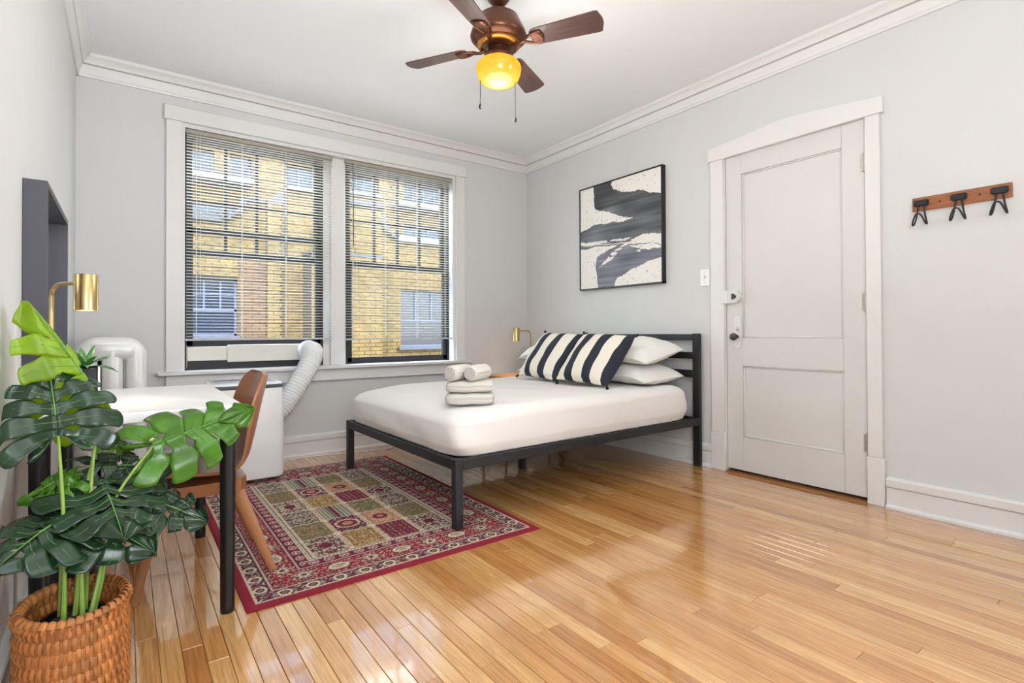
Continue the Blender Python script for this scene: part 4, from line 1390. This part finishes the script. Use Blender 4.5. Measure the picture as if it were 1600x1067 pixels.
stack([(.02, .028), (.006, .036), (.0, .06), (-.001, .3), (.006, .628)]).build('body', M['ac'], ac)
stack([(.004, .628), (.002, .634), (.002, .648), (.006, .652)]).build('rim', M['acdark'], ac)
lid = stack([(.01, .652), (.012, .66), (.02, .664)]).build('lid', M['ac'], ac)
stack([(.035, .6641), (.037, .667), (.042, .6685)]).build('control_panel', M['acblue'], lid)
MB().box(.74, .90, -.40, -.36, .6685, .6715, b=.001).build('louvre', M['acdark'], lid)
for x in (.74, 1.085):
    for y in (-.60, -.345):
        MB().tube([(x - .012, y, .022 + (RT if y < -.41 else 0) * 1), (x + .012, y, .022 + (RT if y < -.41 else 0))], .0165 if y > -.41 else .0125, 12).box(x - .01, x + .01, y - .008, y + .008, .025, .04).build('caster', M['acdark'], ac)
hp = cat_rom([(1.475, .044, .842), (1.475, -.03, .846), (1.468, -.105, .835), (1.43, -.16, .755), (1.355, -.20, .64), (1.275, -.23, .525), (1.20, -.25, .43), (1.12, -.255, .37), (1.03, -.265, .36), (1.0, -.30, .36)], 420)
rad = [.0735 + .0052 * math.sin(k * .78) for k in range(420)]
MB().tube([tuple(p) for p in hp], rad, 22).build('exhaust_hose', M['hose'], ac)
MB().lathe([(.074, 0), (.088, 0), (.09, .012), (.084, .03), (.076, .05), (.072, .05)], (1.475, .0515, .842), 28, R=Matrix.Rotation(PI / 2, 3, 'X')).build('hose_collar', M['hose'], ac)
cpts = cat_rom([(1.1, -.29, .12), (1.16, -.2, .03), (1.24, -.10, .006), (1.5, -.085, .006), (1.75, -.13, .006), (1.9, -.175, .006), (2.05, -.19, .006), (2.2, -.11, .006), (2.3, -.07, .006)], 60)
MB().tube([tuple(p) for p in cpts], .0042, 7).build('power_cord', M['canvascord'], ac)

# ------------------------------------------------------------------ radiator
rd = thing('radiator', 'silver white cast iron column radiator in the corner behind the desk', 'radiator', (.21, -.52, 0))
sec = MB()
xs_ = (.10, .21, .312)
top_, botz = .975, .10
for x in xs_:
    sec.tube([(x, 0, .10), (x, 0, .2), (x, 0, .8), (x, 0, .90)], .047, 16, flat=.66, upv=(0, 1, 0))
arch = [(.10, 0, .84)] + [(.10 + .055 * (1 - math.cos(a)), 0, .878 + .055 * math.sin(a)) for a in np.linspace(0, PI / 2, 7)] + [(.312 - .055 * (1 - math.sin(a)), 0, .878 + .055 * math.cos(a)) for a in np.linspace(0, PI / 2, 7)] + [(.312, 0, .84)]
sec.tube(arch, .044, 16, flat=.66, upv=(0, 1, 0))
sec.box(.10, .312, -.03, .03, .85, .955, b=.02)
sec.box(.08, .335, -.028, .028, .08, .16, b=.02)
for x in (.1, .312): sec.tube([(x, 0, .11), (x, 0, .06), (x, 0, 0)], [.03, .022, .026], 12)
sec.xf(Matrix.Translation((-.21, 0, 0)))
sme = sec.mesh('section', M['radiator'], sharp=50)
for k in range(10):
    o = bpy.data.objects.new('section', sme); COL.objects.link(o); o.parent = rd; o.location = (0, -.40 + k * .078, 0)
MB().tube([(.21, -.93, .885), (.21, -.12, .885)], .02, 10).tube([(.21, -.93, .12), (.21, -.12, .12)], .02, 10).build('connecting_pipe', M['radiator'], rd)

# ------------------------------------------------------------------ desk
dk = thing('desk', 'white desk with black round legs against the left wall', 'desk', (.31, -1.875, 0))
MB().box(.012, .606, -2.352, -1.398, .704, .738, b=.003).build('tabletop', M['desk'], dk)
lg = MB().lathe([(0, 0), (.021, 0), (.023, .003), (.0235, .03), (.026, .69), (.026, .694), (0, .694)], (0, 0, 0), 22).box(-.045, .045, -.045, .045, .692, .704, b=.003)
lme = lg.mesh('leg', M['black'])
for (x, y) in ((.561, -2.303), (.561, -1.447), (.058, -2.303), (.058, -1.447)):
    o = bpy.data.objects.new('leg', lme); COL.objects.link(o); o.parent = dk; o.location = (x - .31, y + 1.875, 0)

# ------------------------------------------------------------------ chair
ch = thing('desk_chair', 'brown moulded plastic chair with slanted wooden legs facing the white desk', 'chair', (.53, -1.855, 0))
CY = -1.855
prof = cat_rom([(.322, .405), (.335, .418), (.40, .424), (.50, .415), (.58, .410), (.638, .424), (.682, .468), (.708, .545), (.732, .65), (.750, .73), (.761, .775), (.768, .80), (.772, .813), (.773, .817)], 44)
hwid = cat_rom([(.185,), (.198,), (.212,), (.216,), (.216,), (.214,), (.218,), (.222,), (.218,), (.207,), (.188,), (.158,), (.115,), (.05,)], 44)


def shell_pt(off):
    def g(u, v):
        i = v * 43
        k = min(int(i), 42); f = i - k
        px, pz = prof[k] * (1 - f) + prof[k + 1] * f
        tx, tz = prof[k + 1] - prof[k]
        n = Vector((-tz, 0, tx)).normalized()
        s = 2 * u - 1
        hw = hwid[k][0] * (1 - f) + hwid[k + 1][0] * f
        lift = (.03 + .03 * min(1, max(0, (v - .4) * 4)) * max(0, 1 - max(0, v - .62) * 4)) * abs(s) ** 2.6
        sgn = 1
        p = Vector((px, CY + s * hw, pz)) + n * (lift + off)
        return tuple(p)
    return g


b = MB()
b.grid(25, 60, shell_pt(.006)).grid(25, 60, shell_pt(-.006))
nn = 25 * 60
for j in range(59):
    for i in (0, 24):
        a = j * 25 + i
        b.f.append((a, a + 25, a + 25 + nn, a + nn)); b.m.append(0)
for i in range(24):
    for j in (0, 59):
        a = j * 25 + i
        b.f.append((a, a + 1, a + 1 + nn, a + nn)); b.m.append(0)
b.build('seat_shell', M['shell'], ch, sharp=60)
fr_ = MB()
po = [(.318, CY - .17), (.335, CY - .198), (.52, CY - .206), (.645, CY - .196), (.672, CY - .15), (.672, CY + .15), (.645, CY + .196), (.52, CY + .206), (.335, CY + .198), (.318, CY + .17)]
fr_.prism(po, 'z', .355, .402)
fr_.build('seat_frame', M['shell'], ch)
for (tx, ty, bx, by, zz) in ((.372, CY - .155, .292, CY - .2, 0.0), (.372, CY + .155, .292, CY + .2, 0.0), (.628, CY - .155, .762, CY - .205, RT), (.628, CY + .155, .762, CY + .205, RT)):
    T_, B2 = Vector((tx, ty, .372)), Vector((bx, by, zz + .0005))
    q = MB()
    for P_, hx, hy in ((T_, .026, .02), ((T_ + B2) / 2, .022, .017), (B2, .014, .012)):
        pass
    vs = []
    lv = [(T_, .027, .019), (T_.lerp(B2, .5), .022, .016), (B2, .014, .0115)]
    for P_, hx, hy in lv:
        vs += [(P_.x + a * hx, P_.y + c * hy, P_.z) for a, c in ((-1, -.6), (-.6, -1), (.6, -1), (1, -.6), (1, .6), (.6, 1), (-.6, 1), (-1, .6))]
    fs = [(l_ * 8 + k, l_ * 8 + (k + 1) % 8, l_ * 8 + 8 + (k + 1) % 8, l_ * 8 + 8 + k) for l_ in (0, 1) for k in range(8)] + [tuple(range(8)), tuple(range(16, 24))]
    q.add(vs, fs).build('leg', M['chairleg'], ch, sharp=50)

# ------------------------------------------------------------------ mirror on the left wall
mr = thing('wall_mirror', 'square mirror in a deep charcoal box frame above the white desk', 'mirror', (0, -1.79, 1.12))
MY0, MY1, MZ0, MZ1, MD = -2.166, -1.42, .745, 1.488, .061
tk = .022
for (a, c, z0, z1) in ((MY0, MY0 + tk, MZ0, MZ1), (MY1 - tk, MY1, MZ0, MZ1)):
    MB().box(.001, MD, a, c, z0, z1, b=.001).build('frame_side', M['mirrorframe'], mr)
for (z0, z1) in ((MZ0, MZ0 + tk), (MZ1 - tk, MZ1)):
    MB().box(.001, MD, MY0 + tk, MY1 - tk, z0, z1, b=.001).build('frame_rail', M['mirrorframe'], mr)
MB().box(.003, .012, MY0 + tk, MY1 - tk, MZ0 + tk, MZ1 - tk).build('mirror_glass', M['mirror'], mr)

# ------------------------------------------------------------------ waste bin
wb = thing('waste_bin', 'black plastic waste bin under the white desk, behind the basket', 'bin', (.125, -1.98, 0))
def bin_ring(s, z, th): return [(x, y, z) for x, y in rrect(.125 - .095 * s + th, .125 + .095 * s - th, -1.98 - .085 * s + th, -1.98 + .085 * s - th, .04, .04)]
vs = []
for s, z, th in ((.78, .001, 0), (1.0, .292, 0), (1.03, .294, 0), (1.03, .30, 0), (1.0, .30, .004), (.8, .012, .004)):
    vs += bin_ring(s, z, th)
n = len(vs) // 6
fs = [(l_ * n + k, l_ * n + (k + 1) % n, (l_ + 1) * n + (k + 1) % n, (l_ + 1) * n + k) for l_ in range(5) for k in range(n)] + [tuple(range(n))[::-1], tuple(5 * n + k for k in range(n))]
MB().add(vs, fs).build('bin_body', M['blackpot'], wb)

# ------------------------------------------------------------------ woven basket
BX, BY, BH, BR = .160, -2.65, .312, .109
bk = thing('woven_basket', 'round orange rattan basket holding the monstera plant, near the left wall', 'basket', (BX, BY, 0))
NS = 88
nrow_ = 9
rh = (BH - .03) / nrow_
tilt = lambda x, y, z: (x, y, z + (z / BH) * .03 * ((y - BY) / BR * .35))
for i in range(nrow_):
    q = MB()
    nA = NS * 2
    vs, fs = [], []
    z0 = .012 + i * rh
    for k in range(nA):
        a = 2 * PI * k / nA
        r = BR + .004 * math.sin(PI * (z0 / BH)) + .0006 * math.cos(NS / 2 * a) * (1 if i % 2 else -1)
        for rr, zz in ((r - .002, z0 + .001), (r + .0015, z0 + .001), (r + .0025, z0 + rh * .5), (r + .0015, z0 + rh - .002), (r - .002, z0 + rh - .002)):
            vs.append(tilt(BX + rr * math.cos(a), BY + rr * math.sin(a), zz))
    for k in range(nA):
        k2 = (k + 1) % nA
        for c in range(5):
            c2 = (c + 1) % 5
            fs.append((k * 5 + c, k2 * 5 + c, k2 * 5 + c2, k * 5 + c2))
    q.add(vs, fs).build('weaver_strand', M['basket'], bk, sharp=60)
for j in range(NS):
    a = 2 * PI * j / NS
    sgn = 1 if j % 2 == 0 else -1
    vs, fs = [], []
    nz = nrow_ * 4 + 1
    wd_ = .0037
    er, et = Vector((math.cos(a), math.sin(a), 0)), Vector((-math.sin(a), math.cos(a), 0))
    for k in range(nz):
        z = .012 + k / (nz - 1) * nrow_ * rh
        ii = k / 4 - .5
        r = BR + .004 * math.sin(PI * (z / BH)) + .0058 * math.sin((ii + .5) * PI) * sgn
        for (o_, w_) in ((-.0014, -wd_), (.0014, -wd_), (.0022, 0), (.0014, wd_), (-.0014, wd_)):
            p = er * (r + o_) + et * w_
            vs.append(tilt(BX + p.x, BY + p.y, z))
    for k in range(nz - 1):
        for c in range(5):
            c2 = (c + 1) % 5
            fs.append((k * 5 + c, k * 5 + c2, k * 5 + 5 + c2, k * 5 + 5 + c))
    fs += [tuple(range(5))[::-1], tuple((nz - 1) * 5 + c for c in range(5))]
    MB().add(vs, fs).build('stake', M['basket'], bk, sharp=60)
ring = [tilt(BX + BR * math.cos(2 * PI * k / 72), BY + BR * math.sin(2 * PI * k / 72), BH - .014) for k in range(73)]
MB().tube(ring, .0075, 10, caps=False).build('rim', M['basketin'], bk)
for j in range(40):
    a = 2 * PI * j / 40
    pts = []
    for k in range(13):
        b_ = 2 * PI * k / 12
        aa = a + .015 * math.sin(b_ * .5) + (k / 12) * .05
        r = BR + .0085 * math.cos(b_)
        pts.append(tilt(BX + r * math.cos(aa), BY + r * math.sin(aa), BH - .014 + .0115 * math.sin(b_)))
    MB().tube(pts, .0082, 8, caps=True, flat=.3, upv=(math.cos(a), math.sin(a), 0)).build('rim_wrap', M['basket'], bk)
MB().lathe([(0, .004), (BR - .008, .004), (BR - .008, .012), (0, .012)], (BX, BY, 0), 30).build('base', M['basketin'], bk)

# ------------------------------------------------------------------ monstera
pl = thing('monstera_plant', 'artificial monstera plant with split glossy leaves standing in the rattan basket', 'plant', (BX, BY, .0))
MB().lathe([(0, .0125), (.055, .0125), (.066, .255), (.069, .255), (.069, .265), (.062, .265), (.06, .245), (0, .245)], (BX, BY, 0), 28).build('nursery_pot', M['blackpot'], pl)
MB().lathe([(0, .2455), (.059, .2455), (.05, .256), (.02, .262), (0, .262)], (BX, BY, 0), 20).build('soil', M['soil'], pl)

OUT = [(.08, -.03), (.34, -.25), (.68, -.31), (.94, -.14), (1.02, .12), (.97, .36), (.82, .57), (.60, .75), (.34, .90), (.12, .985), (0, 1.02)]


def leaf_mesh(L_, W_, droop, fold, seed, slit=.5, wave=.012, curl=0.0):
    rg = random.Random(seed)
    outl = cat_rom(OUT, 200)
    bl, vn = MB(), MB()
    tb = [0, .17, .33, .47, .60, .73, 1.0]

    def shape(x, y, lobe_z):
        yy = y / L_
        z = -droop * L_ * (abs(yy) ** 1.8) * (1 if yy > 0 else .6)
        z -= fold * abs(x) + curl * x * x / W_
        return (x, y, z + lobe_z)

    for s in (-1, 1):
        types = [rg.random() for _ in range(7)]
        ph = rg.random() * 6

        def gap(bi, r):
            if bi == 0 or bi == 6: return 0.0
            ty = types[bi]
            g = 0.0
            r0 = .5 + .16 * ty
            if r > r0: g += slit * min(1, (r - r0) / .2) * (.55 + .45 * (r - r0) / (1 - r0))
            if ty > .45 and .12 < r < .36: g += .42 * math.sin(PI * (r - .12) / .24)
            return g

        def pt(t, r, k):
            t = min(max(t, 0), 1)
            i = t * 199; k0 = min(int(i), 198); f = i - k0
            bx, by = outl[k0] * (1 - f) + outl[k0 + 1] * f
            my = max(0, (t - .26) / .74) * .97
            x = bx * r * W_ / 2
            y = my + (by - my) * r + .07 * math.sin(PI * r) * (1 - t * .6)
            lz = wave * math.sin(ph + k * 2.1) * r * r + .006 * math.sin(9 * r + k)
            return shape(s * x, y * L_, lz)

        for k in range(6):
            tc, dt = (tb[k] + tb[k + 1]) / 2, tb[k + 1] - tb[k]
            na, nr = 8, 14
            vs = []
            for j in range(nr):
                r = j / (nr - 1)
                lo_, hi_ = -.5 + .5 * gap(k, r), .5 - .5 * gap(k + 1, r)
                for i in range(na):
                    a = i / (na - 1)
                    q = lo_ + (hi_ - lo_) * a
                    rr = r * (1 - (.07 if k < 5 else .02) * abs(2 * a - 1) ** 3 * (r > .3))
                    vs.append(pt(tc + q * dt, rr, k))
            fs = []
            for j in range(nr - 1):
                for i in range(na - 1):
                    q = (j * na + i, j * na + i + 1, (j + 1) * na + i + 1, (j + 1) * na + i)
                    fs.append(q if s > 0 else q[::-1])
            bl.add(vs, fs)
            if k < 5:
                vp_ = [pt(tc, r, k) for r in (0.0, .2, .4, .6, .8, .93)]
                vn.tube([(x, y, z + .0006) for x, y, z in vp_], [.001, .0009, .0008, .0006, .0005, .0003], 5)
    vn.tube([(0, y * L_, shape(0, y * L_, 0)[2] + .0008) for y in (0, .2, .4, .6, .8, .97)], [.0032, .0026, .002, .0014, .001, .0005], 6)
    return bl, vn


def leaf(base, tip, normal, L_, W_, m, seed, droop=.15, fold=.12, slit=.5, wave=.012, curl=0.0, root=None, bend=None):
    B0, T0 = Vector(base), Vector(tip)
    Y_ = (T0 - B0).normalized()
    Nn = Vector(normal); Nn = (Nn - Y_ * Nn.dot(Y_)).normalized()
    X_ = Y_.cross(Nn)
    R_ = Matrix(((X_.x, Y_.x, Nn.x, B0.x), (X_.y, Y_.y, Nn.y, B0.y), (X_.z, Y_.z, Nn.z, B0.z), (0, 0, 0, 1)))
    b, v_ = leaf_mesh(L_, W_, droop, fold, seed, slit, wave, curl)
    b.xf(R_); v_.xf(R_)
    for q in (b, v_): q.v = [(x if x > .03 else .008 + .022 * math.exp((x - .03) / .022), y, z) for x, y, z in q.v]
    o = b.build('leaf', m, pl, sharp=180, fix=False)
    md = o.modifiers.new('thickness', 'SOLIDIFY'); md.thickness = .0008; md.offset = 0
    v_.build('leaf_veins', M['vein'], o, sharp=180)
    rx, ry = root
    P0 = Vector((BX + rx, BY + ry, .235))
    mid = bend if bend else ((P0.x * .75 + B0.x * .25), (P0.y * .75 + B0.y * .25), (P0.z * .4 + B0.z * .6))
    pts = cat_rom([tuple(P0), ((P0.x + mid[0]) / 2, (P0.y + mid[1]) / 2, (P0.z * .55 + mid[2] * .45)), mid, tuple(B0)], 18)
    MB().tube([tuple(p) for p in pts], [.0068 - .0035 * k / 17 for k in range(18)], 8).build('stem', M['stem'], pl)


D, MI, BRT = M['leafdark'], M['leafmid'], M['leafbright']
# big leaf hanging upright at the front left
leaf((.124, -2.60, .722), (.104, -2.55, .875), (.12, -1, .22), .205, .285, D, 3, droop=.12, fold=.10, slit=.26, root=(-.02, .02))
# bright leaf seen from its side, top left
leaf((.205, -2.51, .80), (.10, -2.55, 1.06), (.75, -.6, .2), .31, .21, BRT, 8, droop=.15, fold=.9, slit=.45, wave=.02, root=(.02, .03), bend=(.19, -2.55, .58))
# bright leaf to the right, in front of the desk
leaf((.335, -2.505, .655), (.57, -2.49, .735), (-.1, -.75, .6), .29, .25, MI, 12, droop=.08, fold=.35, slit=.3, wave=.02, root=(.03, -.01), bend=(.24, -2.57, .52))
# broad shiny leaf in the middle
leaf((.212, -2.53, .572), (.27, -2.74, .50), (.12, -.35, 1), .23, .30, D, 5, droop=.22, fold=.2, slit=.05, root=(.0, .0))
# low leaf at the left
leaf((.15, -2.60, .515), (.03, -2.75, .495), (.1, -.35, 1), .21, .26, D, 21, droop=.28, fold=.3, slit=.16, root=(-.02, -.02))
leaf((.155, -2.60, .51), (.30, -2.70, .46), (-.1, -.5, 1), .22, .25, D, 22, droop=.3, fold=.25, slit=.22, root=(.02, -.03))
# fingers at the lower right
leaf((.285, -2.46, .505), (.455, -2.50, .43), (.15, -.55, .9), .22, .25, D, 31, droop=.16, fold=.2, slit=.36, wave=.02, root=(.035, .01), bend=(.23, -2.6, .4))
# leaves further back
leaf((.19, -2.44, .60), (.35, -2.42, .585), (.0, -.55, .9), .21, .2, D, 41, droop=.12, fold=.3, slit=.3, root=(.01, .04))
leaf((.142, -2.52, .60), (.05, -2.52, .565), (-.1, -.4, .9), .12, .14, MI, 51, droop=.2, fold=.3, slit=.4, root=(-.03, .03))
leaf((.20, -2.42, .685), (.285, -2.42, .655), (.1, -.6, .8), .1, .09, MI, 61, droop=.25, fold=.35, slit=.4, root=(.0, .05))
# ------------------------------------------------------------------ small strap leaved plant on the desk
sp2 = thing('small_potted_plant', 'small strap leaved plant in a square black pot on the white desk', 'plant', (.15, -1.93, .738))
MB().box(.105, .183, -1.975, -1.89, .738, .868, b=.004).build('pot', M['blackpot'], sp2)
MB().box(.184, .189, -1.97, -1.895, .738, .872, b=.001).build('pot_label', M['switch'], sp2)
rg = random.Random(4)
for k in range(15):
    a = 2 * PI * k / 15 + rg.random() * .3
    el = .3 + .95 * ((k * 7) % 15) / 15
    ln = .10 + .03 * rg.random()
    d = Vector((math.cos(a), math.sin(a), 0))
    side = Vector((-d.y, d.x, 0))
    vs = []
    n = 9
    for i in range(n):
        s = i / (n - 1)
        p = Vector((.145, -1.93, .865)) + d * (ln * math.cos(el) * s) + Vector((0, 0, ln * math.sin(el) * s - .05 * s * s * math.cos(el)))
        if p.x < .012: p.x = .012
        w_ = .011 * math.sin(PI * (.12 + .88 * s)) ** .8 + .0004
        vs += [p - side * w_, p + Vector((0, 0, -.003)), p + side * w_]
    fs = [(3 * i + c, 3 * i + c + 1, 3 * i + c + 4, 3 * i + c + 3) for i in range(n - 1) for c in (0, 1)]
    o = MB().add(vs, fs).build('leaf', M['leafthin'], sp2, sharp=180, fix=False)
    md = o.modifiers.new('thickness', 'SOLIDIFY'); md.thickness = .0008
